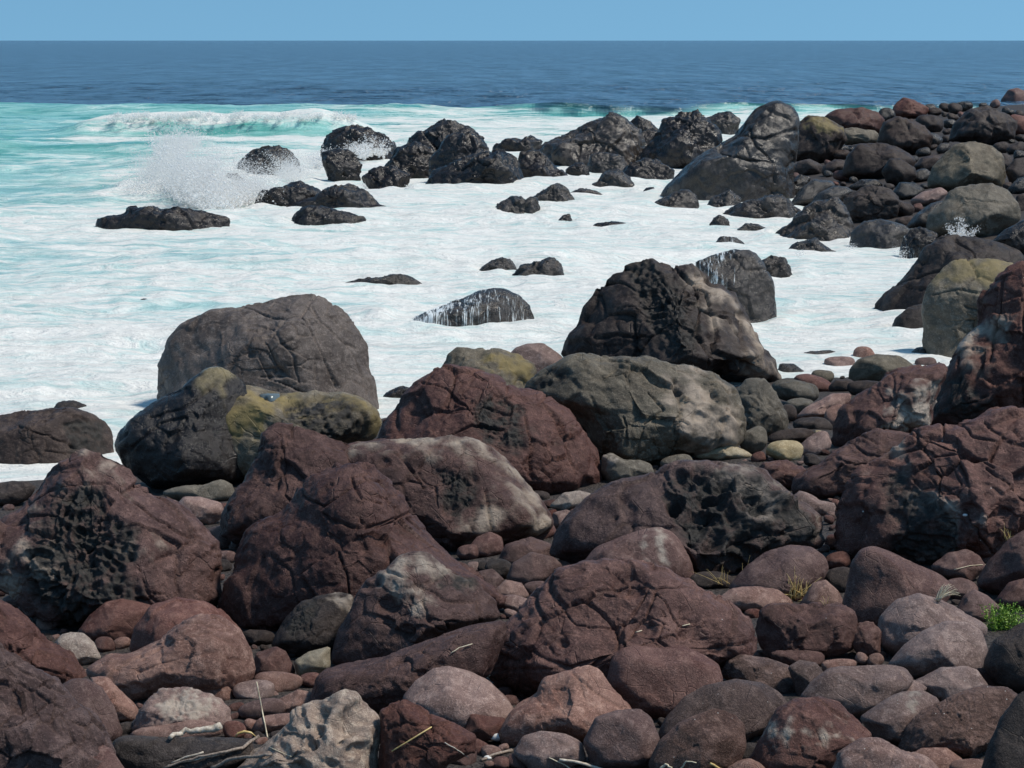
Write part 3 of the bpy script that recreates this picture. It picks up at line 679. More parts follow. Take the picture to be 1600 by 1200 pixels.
S('boulder', 'C', 'ch', 606, 'tall dark peaked boulder with a black crusted face', '872,552 885,522 900,505 912,480 930,450 950,430 975,412 1000,403 1020,402 1035,412 1048,420 1060,417 1082,410 1095,420 1115,440 1150,458 1165,490 1185,520 1205,550 1222,580 1226,600 1180,604 1130,596 1080,606 1000,606 900,596',
  pit=('975,425 1000,405 1030,410 1052,440 1080,480 1086,520 1080,552 1030,562 1012,530 990,480',), pale=('1085,440 1105,445 1150,470 1162,500 1140,490 1110,465', '1125,485 1150,495 1150,515 1130,510', '1150,505 1180,520 1215,575 1190,580 1165,545', '1145,555 1165,545 1172,570 1150,580'), pf=12, pd=.05, cut=((-.75, .25, .65, .50), (.5, .4, .75, .62)), lines=('1050,420 1080,445 1090,480 1130,500 1150,530', '1090,480 1080,520 1100,560', '930,530 960,527 1010,530', '1060,425 1100,455 1105,475', '1150,500 1150,545 1165,575'), ld=.045, holes=((1150, 495, 9, .06), (1160, 575, 12, .06), (1115, 440, 9, .04)))
S('boulder', 'T', 'bd', 903, 'wide dark brown boulder whose right half is hollowed like honeycomb', '855,868 860,845 880,815 905,790 930,765 970,748 1010,742 1040,725 1075,718 1120,720 1160,722 1195,735 1225,765 1260,790 1285,805 1293,830 1287,855 1250,868 1200,895 1100,905 1000,895 900,885',
  pit=('1030,748 1080,720 1190,732 1262,800 1290,832 1250,864 1150,894 1080,884 1036,800',), pale=('1085,722 1150,722 1200,740 1220,765 1190,760 1130,735', '1160,765 1200,760 1205,800 1175,810', '1240,800 1275,806 1285,835 1262,830'), pf=3.6, pd=.19, holes=((1065, 745, 16, .08), (1105, 760, 18, .1), (1090, 800, 22, .1), (1180, 830, 20, .1), (1230, 835, 18, .09), (1140, 850, 18, .08), (1045, 790, 12, .07)), cut=((-.5, .45, .7, .68), (.1, .3, 1, .72)))
S('boulder', 'B', 'ol', 754, 'dark olive stone at the foot of the bleached boulder', '938,738 940,712 955,706 975,718 1000,718 1018,725 1024,742 990,752 950,756', pale=('944,712 958,710 960,720 948,722',))
S('boulder', 'R', 'pl', 798, 'pale flat stone right of the arched boulder', '856,792 880,770 905,766 927,772 918,790 880,800')
S('boulder', 'R', 'gy', 828, 'grey stone under the pale flat one beside the arched boulder', '860,822 864,800 885,796 905,806 896,826 875,832')
S('boulder', 'C', 'rd', 670, 'huge dark red rock wall cut by the right edge', '1448,640 1475,585 1488,548 1510,522 1530,502 1532,465 1555,437 1575,417 1590,408 1680,400 1700,640 1570,672 1490,676 1450,660', cut=((-.5, .3, .8, .62),), pit=('1440,640 1465,600 1490,580 1520,620 1560,650 1490,670',), pale=('1535,495 1565,492 1545,515 1515,545 1498,560 1505,535',), pf=6, lines=('1560,440 1550,500 1530,560', '1590,450 1580,520 1590,600'), cf=2.4)
S('boulder', 'C', 'rd', 700, 'red-brown tilted slab with a pale worn patch, at right', '1296,690 1310,640 1340,615 1390,585 1425,572 1475,565 1484,577 1470,605 1458,635 1455,670 1375,690 1310,705', pale=('1385,625 1420,600 1460,600 1450,665 1375,680',), lines=('1392,585 1388,625 1378,670', '1385,660 1400,630 1425,605'), cut=((-.5, .4, .8, .7),), holes=((1440, 590, 8, .05), (1455, 600, 7, .05)))
S('boulder', 'C', 'rd', 778, 'flat cracked red slab in front of the red-brown tilted one', '1234,768 1245,745 1275,728 1300,705 1345,680 1372,667 1420,672 1445,692 1425,725 1340,755 1320,775 1265,780', lines=('1325,690 1345,705 1365,712', '1300,710 1320,722 1350,725', '1345,682 1380,700 1420,690'), cut=((0, .8, .6, .62),), cf=1.4)
S('boulder', 'C', 'rd', 890, 'massive red boulder with a black left face, at the right edge', '1303,872 1305,800 1320,755 1345,725 1390,710 1410,690 1440,670 1500,660 1550,640 1600,637 1700,640 1710,870 1560,885 1500,892 1440,892 1380,886',
  cut=((-.85, .0, .55, .50), (.2, .5, .9, .68)), pit=('1375,728 1400,720 1430,770 1470,805 1480,860 1450,885 1380,880 1370,800',), pale=('1392,722 1404,720 1425,765 1445,788 1470,798 1468,804 1440,794 1418,770', '1440,800 1465,805 1470,830 1445,830', '1425,840 1450,840 1470,855 1450,865'), pf=5, pd=.04, lines=('1420,680 1480,700 1530,730', '1500,665 1510,680 1540,690', '1520,730 1560,770 1600,790', '1530,660 1560,690 1600,700', '1480,790 1500,830 1530,860'), holes=((1490, 790, 12, .03), (1540, 790, 20, .035)), cf=2.0)
S('boulder', 'C', 'br', 768, 'brown slab end between pale cobbles and flat red slab', '1178,752 1190,722 1230,718 1264,735 1256,760 1210,768')
S('boulder', 'B', 'gy', 806, 'angular grey stone wedged left of the massive red boulder', '1230,790 1238,774 1250,766 1268,772 1282,782 1306,786 1304,806 1255,806')

# ---- cobbles at the head of the cove
S('cobble', 'R', 'ol', 602, 'large olive egg-shaped cobble at the edge of the foam', '1324,600 1327,578 1342,560 1370,553 1405,555 1432,572 1420,588 1380,602')
S('cobble', 'R', 'gy', 563, 'grey cobble just behind the large olive egg-shaped one', oval(1350, 553, 18, 11))
S('cobble', 'R', 'gy', 576, 'flat bluish cobble half in the foam left of the olive egg', oval(1311, 566, 26, 9, -4))
S('cobble', 'R', 'ol', 600, 'small olive cobble left of the olive egg', oval(1285, 589, 18, 12, 10))
S('cobble', 'R', 'br', 612, 'tilted brown cobble behind the broad olive cobble', oval(1272, 600, 32, 13, 20))
S('cobble', 'R', 'ol', 631, 'broad olive cobble by the right foot of the dark peak', oval(1243, 611, 36, 19, 5))
S('cobble', 'R', 'ch', 613, 'dark cobble below the small olive one', oval(1316, 603, 22, 11))
S('cobble', 'T', 'ch', 617, 'rough black cobble below the olive egg', oval(1350, 606, 28, 12))
S('cobble', 'R', 'gy', 660, 'long grey wedge-shaped cobble lying slantwise', '1238,657 1257,637 1300,615 1332,613 1328,634 1275,659')
S('cobble', 'R', 'ol', 648, 'grey-olive cobble behind the long grey wedge', oval(1249, 634, 24, 12, -10))
S('cobble', 'R', 'ch', 660, 'dark round cobble at the left tip of the grey wedge', oval(1230, 646, 15, 15))
S('cobble', 'T', 'ch', 672, 'rough dark cobble under the long grey wedge', oval(1270, 664, 32, 12))
S('cobble', 'R', 'gy', 668, 'smooth grey cobble right of the long grey wedge', oval(1308, 652, 22, 18, -20))
S('cobble', 'W', 'wg', 558, 'thin flat rock awash left of the bluish cobble', '1238,557 1265,549 1305,546 1307,555 1270,560', thick=1.0)
S('cobble', 'R', 'wg', 584, 'flat grey cobble at the right foot of the dark peak', '1214,583 1218,567 1240,568 1260,582 1240,587')
S('cobble', 'R', 'wg', 558, 'small wet cobble under the mustard-topped boulder', '1413,558 1432,543 1452,540 1458,557')
S('cobble', 'T', 'br', 572, 'brown rough cobble between olive egg and red slab', oval(1448, 566, 18, 8))
S('cobble', 'R', 'tn', 720, 'pale yellow long cobble under the bleached boulder', '1078,714 1100,696 1120,691 1145,694 1165,705 1184,714 1130,722')
S('cobble', 'R', 'ol', 709, 'olive egg-like cobble standing behind the pale yellow one', oval(1178, 687, 22, 20, -15))
S('cobble', 'R', 'tn', 722, 'mustard yellow oval cobble beside the red slabs', oval(1227, 704, 31, 16, 6))
S('cobble', 'R', 'ch', 694, 'dark long cobble behind the mustard yellow one', oval(1238, 681, 40, 11, -3))
S('cobble', 'R', 'gy', 712, 'grey cobble right of the mustard yellow one', oval(1274, 696, 28, 18, -25))
S('cobble', 'R', 'tn', 685, 'tiny olive pebble on top of the grey cobble', oval(1280, 677, 8, 5), push=-.3)
S('cobble', 'R', 'ol', 735, 'small olive cobble below the bleached boulder', oval(1058, 722, 26, 12, -10))

# ---- foreground boulders and cobbles
S('boulder', 'R', 'br', 927, 'smooth brown hump with two pale vertical veins', '895,892 930,855 970,838 1005,825 1030,822 1050,830 1065,848 1078,870 1087,900 1082,922 980,915 915,905', cut=((-.1, .2, 1, .68),), pale=('1000,838 1004,838 1004,870 1000,870', '1028,834 1033,834 1035,870 1031,872'))
S('boulder', 'C', 'rd', 1098, 'rust red cracked boulder with holes on its right, front centre', '760,1050 770,1000 790,970 820,945 845,920 870,893 910,880 950,873 1000,880 1040,890 1080,905 1110,925 1150,950 1175,980 1182,1015 1172,1035 1100,1055 1000,1085 900,1100 820,1095 775,1075',
  cut=((0, .55, .85, .62), (-.6, .4, .7, .72)), lines=('870,940 895,965 930,962 975,958', '820,985 870,940', '975,958 960,990 945,1010 890,1025 840,1030 770,1045', '975,958 1000,930 1010,915 985,905 930,915', '960,995 980,1010', '910,930 940,918 980,928', '1010,915 1035,935 1060,960 1100,965', '1040,1000 1100,1005 1170,1000', '1030,960 1020,985 1045,1000'), ld=.030,
  holes=((985, 905, 26, .09), (1065, 950, 34, .09), (1005, 972, 14, .06), (1075, 985, 26, .07), (875, 990, 8, .05), (833, 1018, 7, .05), (1120, 1010, 14, .04)), cf=1.3, res=1.15)
S('boulder', 'B', 'bd', 1048, 'brown-grey boulder with a cream worn crest and round holes, front', '513,1035 525,990 545,955 560,920 575,900 605,885 625,866 645,860 670,863 690,880 720,895 745,900 755,925 775,940 787,965 740,988 690,1004 640,1024 580,1044 540,1054',
  pale=('602,890 625,866 645,860 672,864 700,890 720,897 690,896 650,890 620,900', '600,905 640,895 670,915 655,945 625,930'), pit=('680,895 735,893 745,910 720,925 690,915',), holes=((613, 940, 17, .11), (588, 905, 12, .07), (638, 975, 12, .09), (605, 960, 8, .05), (575, 915, 9, .05)), lines=('665,930 672,960 700,980', '605,888 650,905 700,930 750,940', '672,958 715,962', '745,935 752,968', '700,962 705,978', '600,965 660,1000 700,985'), cut=((-.5, .0, .85, .60), (.2, .8, .6, .70)), pf=8)
S('boulder', 'B', 'bd', 1125, 'long dark brown slope of rock running up behind the dome', '483,1092 500,1052 530,1045 590,1030 640,1010 700,990 760,972 792,965 790,1000 765,1055 700,1090 640,1118 560,1122 500,1115', cut=((0, .7, .7, .62),), holes=((665, 1045, 10, .04), (640, 1060, 8, .03), (690, 1030, 8, .03)))
S('boulder', 'B', 'ch', 1028, 'charcoal pitted rock left of the brown-grey boulder with cream crest', '421,1010 440,970 470,940 500,930 530,925 554,930 552,965 525,1015 470,1030', pit=('440,975 470,942 500,932 500,960 470,1000',), pale=('520,928 550,930 548,950 530,945',), lines=('520,928 535,945 540,960',))
S('cobble', 'R', 'tn', 1060, 'pale yellow stone tucked beneath the brown-grey boulder with cream crest', '458,1034 480,1018 517,1009 516,1042 492,1058 465,1054')
S('boulder', 'R', 'gy', 1148, 'wide smooth grey-brown dome in the front centre', '628,1090 650,1062 675,1045 700,1040 735,1048 765,1065 790,1090 808,1118 785,1145 700,1148 640,1128', lines=('650,1090 680,1055 700,1052 740,1080',), ld=.012)
S('boulder', 'R', 'br', 1008, 'dark smooth stone below the honeycombed brown boulder', '118,990 140,960 165,940 190,935 215,940 240,948 246,985 205,1008 140,1005')
S('boulder', 'R', 'br', 1038, 'big smooth brown dome left of the charcoal pitted rock', '201,1015 210,980 235,945 275,933 320,940 355,960 380,985 390,1015 335,1036 250,1036')
S('cobble', 'R', 'br', 957, 'blunt brown stone behind the big smooth brown dome', '263,938 275,912 290,908 325,920 343,936 335,955 280,952')
S('boulder', 'B', 'gy', 1098, 'long sculpted grey-brown boulder with wavy worn grooves', '131,1046 160,1025 210,1017 250,1000 280,975 310,958 345,962 375,985 393,1015 402,1052 385,1078 330,1086 270,1090 200,1098 160,1080', lines=('170,1030 230,1025 280,1000 330,985 370,1000', '230,1040 290,1020 340,1010 380,1030', '280,975 320,970 360,985'), holes=((200, 1032, 14, .05), (272, 1002, 10, .04), (205, 1072, 14, .06), (225, 1062, 10, .04), (278, 1037, 5, .03)), ld=.022, cut=((0, .7, .7, .66),))
S('cobble', 'R', 'pl', 1042, 'light brown round cobble beside the left slab', '83,1006 95,992 110,987 130,988 148,1005 160,1028 130,1040 100,1036')
S('cobble', 'R', 'br', 1020, 'small brown cobble right of the light brown round one', oval(164, 1008, 17, 13))
S('cobble', 'R', 'gy', 1018, 'small pinkish cobble left of the big smooth brown dome', oval(190, 1006, 16, 10, -15))
S('boulder', 'C', 'bd', 1085, 'upper dark slab at the left edge with a long crack', '-60,940 0,938 35,955 60,978 72,1000 110,1020 138,1048 130,1068 90,1072 0,1040 -60,1020', lines=('0,1000 40,1005 70,1030 120,1050', '40,1000 52,1020'), holes=((95, 1058, 10, .05),), push=.3)
S('boulder', 'C', 'bd', 1245, 'cracked dark brown boulder filling the lower left corner', '-80,1000 0,1003 40,1030 80,1060 110,1090 150,1120 167,1150 178,1185 165,1230 60,1250 -80,1250', cut=((.3, .6, .75, .62),), lines=('0,1070 40,1060 80,1090 110,1110', '0,1125 50,1120 90,1090', '30,1130 40,1170 20,1200', '60,1160 100,1165 130,1150', '100,1110 130,1150', '0,1010 50,1050 100,1085'), ld=.03, cf=2.6, push=-.25)
S('boulder', 'R', 'br', 1165, 'rounded brown stone leaning on the lower left boulder', '91,1072 110,1060 135,1060 160,1075 180,1105 192,1148 175,1165 140,1120')
S('cobble', 'B', 'gy', 1128, 'slanting grey slab behind the rounded leaning stone', '133,1058 165,1057 185,1075 217,1107 214,1124 180,1122 160,1080')
S('boulder', 'T', 'gy', 1155, 'porous grey stone with a sponge-like top, front left', '203,1140 215,1115 232,1090 255,1076 300,1073 335,1085 358,1105 364,1128 352,1150 250,1156', pale=('250,1085 300,1078 345,1100 330,1115 260,1112',), st=dict(pits=.07, mid=.04))
S('cobble', 'R', 'gy', 1098, 'hat-shaped smooth stone behind the porous grey one', '258,1084 290,1060 315,1047 340,1052 360,1070 370,1094 340,1092 300,1088')
S('boulder', 'R', 'ch', 1220, 'long dark flat stone under the driftwood twigs', '172,1175 180,1152 230,1150 320,1152 395,1155 404,1185 335,1215 200,1220')
S('boulder', 'R', 'br', 1245, 'brown dome at the bottom edge, lower left', '76,1225 95,1180 115,1160 145,1156 175,1170 204,1212 195,1240 90,1240', push=-.2)
S('cobble', 'R', 'gy', 1160, 'thin grey slab carrying the bleached driftwood', '193,1152 215,1138 300,1125 340,1130 350,1148 260,1158', push=-.1)
S('cobble', 'R', 'br', 1064, 'upright streaked brown cobble left of the pale yellow stone', '388,1054 400,1020 430,1010 448,1018 462,1048 456,1064 410,1066', lines=('425,1015 440,1050',), ld=.015)
S('cobble', 'R', 'gy', 1086, 'flat round cobble below the upright streaked one', oval(432, 1066, 40, 17, 4))
S('cobble', 'R', 'gy', 1096, 'cobble at the foot of the pale leaning straw', oval(398, 1080, 36, 17, -5))
S('cobble', 'R', 'gy', 1116, 'domed cobble left of the long dark brown slope', '412,1118 430,1095 465,1077 490,1082 508,1100 486,1116 440,1124')
S('cobble', 'R', 'br', 1124, 'brown cobble behind the hollowed pale rock', oval(410, 1108, 36, 16, -6))
S('cobble', 'R', 'gy', 1148, 'flat grey cobble left of the hollowed pale rock', oval(432, 1130, 40, 14, -8))
S('boulder', 'T', 'pl', 1235, 'pale hollowed rock full of smooth round holes, bottom edge', '362,1200 420,1160 455,1135 460,1115 485,1100 520,1090 535,1077 555,1080 565,1100 580,1115 594,1132 592,1170 596,1220 480,1228 400,1222',
  holes=((552, 1120, 26, 0.30), (493, 1148, 11, 0.25), (503, 1128, 10, 0.17), (500, 1108, 14, 0.15), (540, 1146, 7, 0.17), (475, 1112, 6, 0.11), (455, 1165, 14, 0.17), (525, 1178, 9, 0.11), (475, 1185, 16, 0.17), (560, 1160, 12, 0.10), (435, 1190, 14, 0.11)), lines=('410,1172 450,1160 490,1160', '430,1180 470,1178 500,1200'), ld=.04, push=-.1, st=dict(bil=.05, low=.12, pits=.06, bf=2.0))
S('boulder', 'C', 'rd', 1228, 'dark red broken lump right of the hollowed pale rock', '588,1205 595,1110 615,1098 630,1090 650,1100 672,1112 690,1120 715,1135 744,1150 744,1174 700,1192 684,1216 600,1226', lines=('600,1135 635,1125 675,1130', '672,1112 676,1135', '630,1150 670,1165 668,1180', '676,1135 710,1155 740,1160'), cut=((-.3, -.1, .9, .62),), ld=.05, push=-.1)
S('cobble', 'R', 'rd', 1162, 'small red cobble under the wide grey-brown dome', '722,1145 735,1115 760,1118 792,1122 786,1150 745,1160')
S('boulder', 'B', 'gy', 1170, 'grey-pink boulder split by a diagonal crack, front centre', '776,1145 800,1110 840,1085 850,1060 890,1045 920,1038 940,1045 960,1075 988,1108 984,1136 920,1158 850,1166 790,1170', lines=('895,1048 930,1078 950,1090 985,1108', '950,1090 920,1100 910,1108', '840,1088 860,1110 880,1118', '848,1120 860,1140 875,1145'), ld=.03, cut=((-.3, .6, .75, .66), (.7, .4, .6, .66)), st=dict(crack=.01, pits=.0, bil=.015))
S('boulder', 'R', 'br', 1128, 'square brown block behind the cracked grey-pink boulder', '948,1066 955,1030 970,1012 990,1008 1030,1012 1065,1008 1095,1020 1124,1036 1130,1064 1104,1096 1040,1118 990,1122 958,1092', cut=((0, .0, 1, .62), (0, .95, .3, .7)))
S('boulder', 'R', 'br', 1205, 'dark reddish cobble in front of the square brown block', '912,1160 930,1120 965,1110 1000,1107 1018,1120 1030,1150 1030,1185 990,1205 925,1202', cut=((-.3, .1, .9, .66),))
S('cobble', 'R', 'gy', 1204, 'oval grey cobble at the bottom edge above the dry reeds', '800,1176 815,1150 845,1142 885,1147 910,1160 918,1184 890,1198 830,1198')
S('boulder', 'R', 'sp', 1170, 'broad dark boulder dotted with white spots, front right of centre', '1025,1150 1040,1120 1065,1090 1100,1070 1150,1060 1195,1068 1222,1085 1238,1108 1225,1138 1160,1160 1060,1168', push=.1, holes=((1200, 1120, 12, .03),))
S('boulder', 'R', 'sp', 1222, 'egg-shaped grey boulder in front of the white-spotted one', '1012,1195 1030,1155 1060,1130 1095,1112 1120,1105 1150,1115 1164,1132 1166,1165 1150,1204 1080,1220 1030,1222', push=-.1, lines=('1040,1200 1055,1170 1085,1155',), ld=.015)
S('boulder', 'R', 'sp', 1088, 'long dark speckled stone right of the square brown block', '1122,1056 1135,1030 1155,1022 1200,1028 1235,1040 1250,1068 1244,1090 1200,1080 1150,1070')
S('cobble', 'R', 'sp', 1092, 'round grey stone at the right end of the long speckled one', '1230,1042 1250,1030 1275,1035 1290,1052 1276,1082 1248,1092')
S('boulder', 'R', 'gy', 1124, 'wide flattish grey boulder above the banded red boulder', '1246,1092 1270,1065 1295,1045 1340,1040 1390,1037 1415,1042 1430,1062 1405,1088 1350,1118 1290,1118', lines=('1408,1046 1410,1058',), ld=.03)
S('cobble', 'R', 'gy', 1056, 'small grey cobble behind the wide flattish boulder', oval(1310, 1040, 28, 11))
S('cobble', 'R', 'gy', 1115, 'mushroom-shaped cobble with a thin lip pointing right', '1347,1110 1355,1075 1368,1060 1390,1057 1430,1062 1453,1075 1434,1088 1392,1108', lines=('1394,1062 1394,1085',), ld=.02)
S('boulder', 'R', 'gy', 1170, 'grey-pink egg boulder with a pale stripe, under the mushroom-shaped cobble', '1342,1122 1380,1095 1410,1080 1445,1078 1465,1090 1474,1112 1446,1146 1408,1170 1370,1164', pale=('1418,1082 1426,1082 1424,1105 1416,1105',))
S('boulder', 'R', 'gy', 1102, 'greyish stone behind the porous black boulder', '1422,1066 1470,1043 1510,1040 1528,1046 1548,1074 1500,1098 1470,1100')
S('cobble', 'R', 'rd', 1094, 'pinkish stone lying on the greyish one', '1450,1092 1475,1062 1500,1049 1530,1060 1548,1076 1510,1092', push=-.05)
S('cobble', 'R', 'rd', 1075, 'small reddish cobble beside the right-edge boulders', oval(1545, 1060, 25, 13, 20))
S('boulder', 'T', 'sp', 1190, 'porous black boulder with fine holes, lower right', '1402,1172 1415,1135 1440,1110 1490,1085 1540,1073 1575,1075 1592,1087 1580,1125 1550,1166 1512,1188 1440,1182', st=dict(pits=.035, bil=.01, low=.04, mid=.028, mf=12, crack=.0, block=0), cut=((-.2, .6, .8, .74),))
S('boulder', 'R', 'ch', 1250, 'dark smooth boulder cut by the lower right corner', '1532,1215 1545,1160 1565,1120 1590,1085 1620,1072 1690,1080 1690,1250 1535,1250', push=-.2)
S('boulder', 'B', 'rd', 1222, 'banded red boulder with a pale stripe across, bottom right', '1160,1205 1190,1150 1215,1110 1245,1092 1280,1089 1310,1095 1335,1120 1366,1148 1356,1170 1312,1204 1240,1220', pale=('1205,1134 1260,1138 1310,1132 1310,1139 1260,1145 1205,1142',), lines=('1275,1092 1300,1110 1325,1120', '1240,1150 1244,1160', '1290,1165 1330,1160'), st=dict(crack=.02, bil=.02))
S('boulder', 'R', 'gy', 1252, 'light grey veined boulder at the bottom edge, right', '1290,1222 1310,1175 1345,1151 1375,1152 1410,1170 1450,1180 1482,1215 1410,1250 1300,1250', lines=('1330,1180 1360,1160 1400,1175', '1410,1175 1440,1190'), ld=.018, push=-.15)
S('cobble', 'R', 'gy', 1210, 'small rounded cobble below the porous black boulder', '1412,1184 1440,1168 1480,1168 1507,1187 1494,1206 1450,1204')
S('cobble', 'R', 'gy', 1225, 'grey cobble at the bottom edge beside the corner boulder', oval(1515, 1203, 32, 18, -10))
S('cobble', 'R', 'gy', 1232, 'grey boulder end at the bottom between egg boulder and banded red one', oval(1165, 1215, 34, 28, -20))
S('boulder', 'R', 'br', 938, 'smooth brown boulder behind the dry yellow grass', '1136,922 1165,885 1195,862 1235,850 1270,853 1290,870 1295,888 1284,912 1240,936 1180,940')
S('boulder', 'R', 'br', 982, 'big block-shaped brown boulder with a flat front, right', '1313,965 1322,920 1330,880 1345,858 1365,852 1395,862 1440,885 1470,898 1492,917 1476,942 1430,958 1380,978 1340,982', cut=((-.5, .0, .85, .60), (.5, .3, .8, .66), (.2, .9, .3, .72)))
S('boulder', 'R', 'br', 912, 'low brown stone under the massive red boulder', '1452,886 1480,863 1510,858 1530,867 1544,888 1514,910 1470,900')
S('cobble', 'R', 'br', 890, 'small round dark cobble on the slope near the right edge', oval(1543, 869, 11, 11))
S('boulder', 'R', 'br', 932, 'dark leaning boulder at the right edge with straw beside it', '1524,916 1545,880 1575,845 1600,827 1680,815 1680,905 1560,932')
S('boulder', 'R', 'br', 958, 'rounded stone at the right edge under the dark leaning boulder', '1552,940 1575,910 1600,903 1680,905 1680,950 1590,954')
S('cobble', 'R', 'br', 975, 'pointed brown cobble right of the dry palm fibre', '1492,956 1505,930 1522,920 1542,930 1564,948 1545,975 1500,972')
S('cobble', 'R', 'br', 940, 'brown cobble behind the dry palm fibre', oval(1502, 922, 28, 18, 20))
S('boulder', 'R', 'gy', 1028, 'grey-brown boulder with a small notch, below the dry palm fibre', '1368,1005 1375,965 1400,940 1435,926 1470,937 1500,953 1544,978 1538,998 1450,1010 1400,1028', holes=((1420, 985, 14, .04),), lines=('1405,980 1440,975 1455,985',), ld=.03)
S('boulder', 'R', 'gy', 1062, 'boulder with curled hairline marks in front of the notched one', '1383,1042 1410,1010 1445,985 1480,970 1510,970 1535,985 1545,1018 1530,1046 1465,1058 1420,1062', lines=('1452,1000 1454,1025 1465,1045', '1485,980 1510,985 1505,1000 1520,1010'), ld=.018, push=-.1)
S('boulder', 'R', 'ch', 1088, 'dark boulder at the right edge below the green plant', '1538,1040 1555,1000 1590,975 1680,955 1680,1080 1600,1088 1555,1070')
S('boulder', 'C', 'rd', 1038, 'red-brown block with white specks right of the rust red boulder', '1178,990 1185,955 1200,945 1250,943 1310,943 1335,955 1345,982 1336,1014 1300,1030 1240,1036 1195,1028', cut=((-.85, 0, .5, .60), (0, .95, .3, .66)), st=dict(crack=.02, block=.015))
S('cobble', 'C', 'br', 1032, 'knobbly brown stone right of the red-brown block', '1328,1006 1340,972 1365,970 1377,986 1376,1020 1345,1030')
S('cobble', 'C', 'rd', 1046, 'low red stone at the foot of the red-brown block', oval(1246, 1028, 44, 13), push=-.05)
S('cobble', 'R', 'gy', 958, 'grey cobble left of the dry yellow grass', '1112,940 1140,920 1180,915 1215,920 1244,942 1204,956 1140,952')
S('cobble', 'R', 'gy', 953, 'rounded cobble just right of the dry yellow grass', '1246,948 1270,910 1290,905 1312,925 1322,950 1284,954')
S('cobble', 'R', 'ch', 925, 'dark cobble in shade between smooth brown boulder and block', oval(1311, 908, 26, 20))
S('cobble', 'R', 'ch', 922, 'dark flat cobble behind the grass at centre right', oval(1113, 908, 36, 15))
S('cobble', 'R', 'br', 845, 'brown cobble right of the arched boulder foot', '780,848 800,822 830,808 860,812 872,832 850,850 810,856')
S('cobble', 'R', 'br', 872, 'round brown cobble beside the steep cracked boulder', '730,858 745,838 765,830 785,838 788,862 765,876 740,874')
S('cobble', 'R', 'br', 884, 'dark brown flat cobble above the smooth veined hump', '775,878 790,850 830,838 862,850 872,868 850,890 800,892')
S('cobble', 'R', 'br', 915, 'long brown cobble left of the rust red boulder', '790,905 800,880 830,862 865,870 880,885 850,910 815,922')
S('cobble', 'R', 'gy', 900, 'grey cobble with a white smear left of the smooth veined hump', '855,897 870,875 890,868 905,876 900,892 870,908', pale=('858,890 868,880 874,884 862,896',))
S('cobble', 'B', 'gy', 945, 'split grey cobble between cream-crested boulder and rust red boulder', '770,925 790,905 815,910 828,930 810,948 780,946')
S('cobble', 'R', 'gy', 958, 'small round cobble right of the cream-crested boulder', oval(805, 944, 26, 14, 20))
S('cobble', 'B', 'br', 930, 'rough brown stone behind the cream-crested boulder', '738,915 748,892 770,888 788,905 784,925 755,934')
S('cobble', 'R', 'ch', 1010, 'blue-grey cobble in the dark gap left of the charcoal pitted rock', oval(404, 996, 26, 13))

# ------------------------------------------------------------------ ground under the stones
m, nt, b, out = new_mat('dark_wet_gravel'); N = NT(nt)
geo = nt.nodes.new('ShaderNodeNewGeometry')
pos = geo.outputs['Position']
col = N.mix(N.noise(pos, 9, 6, .7), (0.018, 0.014, 0.012), (0.070, 0.052, 0.046))
col = N.mix(N.map(N.voronoi(pos, 22, out='Distance'), .1, .5), N.mix(.5, col, (0.10, 0.085, 0.075)), col)
N.put(b.inputs['Base Color'], col); b.inputs['Roughness'].default_value = 0.8
N.put(b.inputs['Normal'], N.bump(N.math('ADD', N.voronoi(pos, 22), N.noise(pos, 40, 4)), 0.9, 0.05))
gx = np.concatenate([np.arange(-60, -16, 4.0), np.arange(-16, 50, 0.5), np.arange(50, 161, 5.0)])
gy = np.concatenate([np.arange(-60, 4, 5.0), np.arange(4, 60, 0.4), np.arange(60, 205, 1.0)])
GX, GY = np.meshgrid(gx, gy, indexing='ij')
GZ = ground_z(GX.ravel(), GY.ravel()) + 0.05 * fbm(np.stack([GX.ravel(), GY.ravel(), GX.ravel() * 0], 1) * 1.5, 3)
def grid_faces(a, b):
    i = (np.arange(a - 1)[:, None] * b + np.arange(b - 1)[None]).ravel()
    return np.stack([i, i + b, i + b + 1, i + 1], 1)
me = mesh_np('beach', np.stack([GX.ravel(), GY.ravel(), GZ], 1), quads=grid_faces(len(gx), len(gy)))
tag(link('beach', me, m), kind='structure')

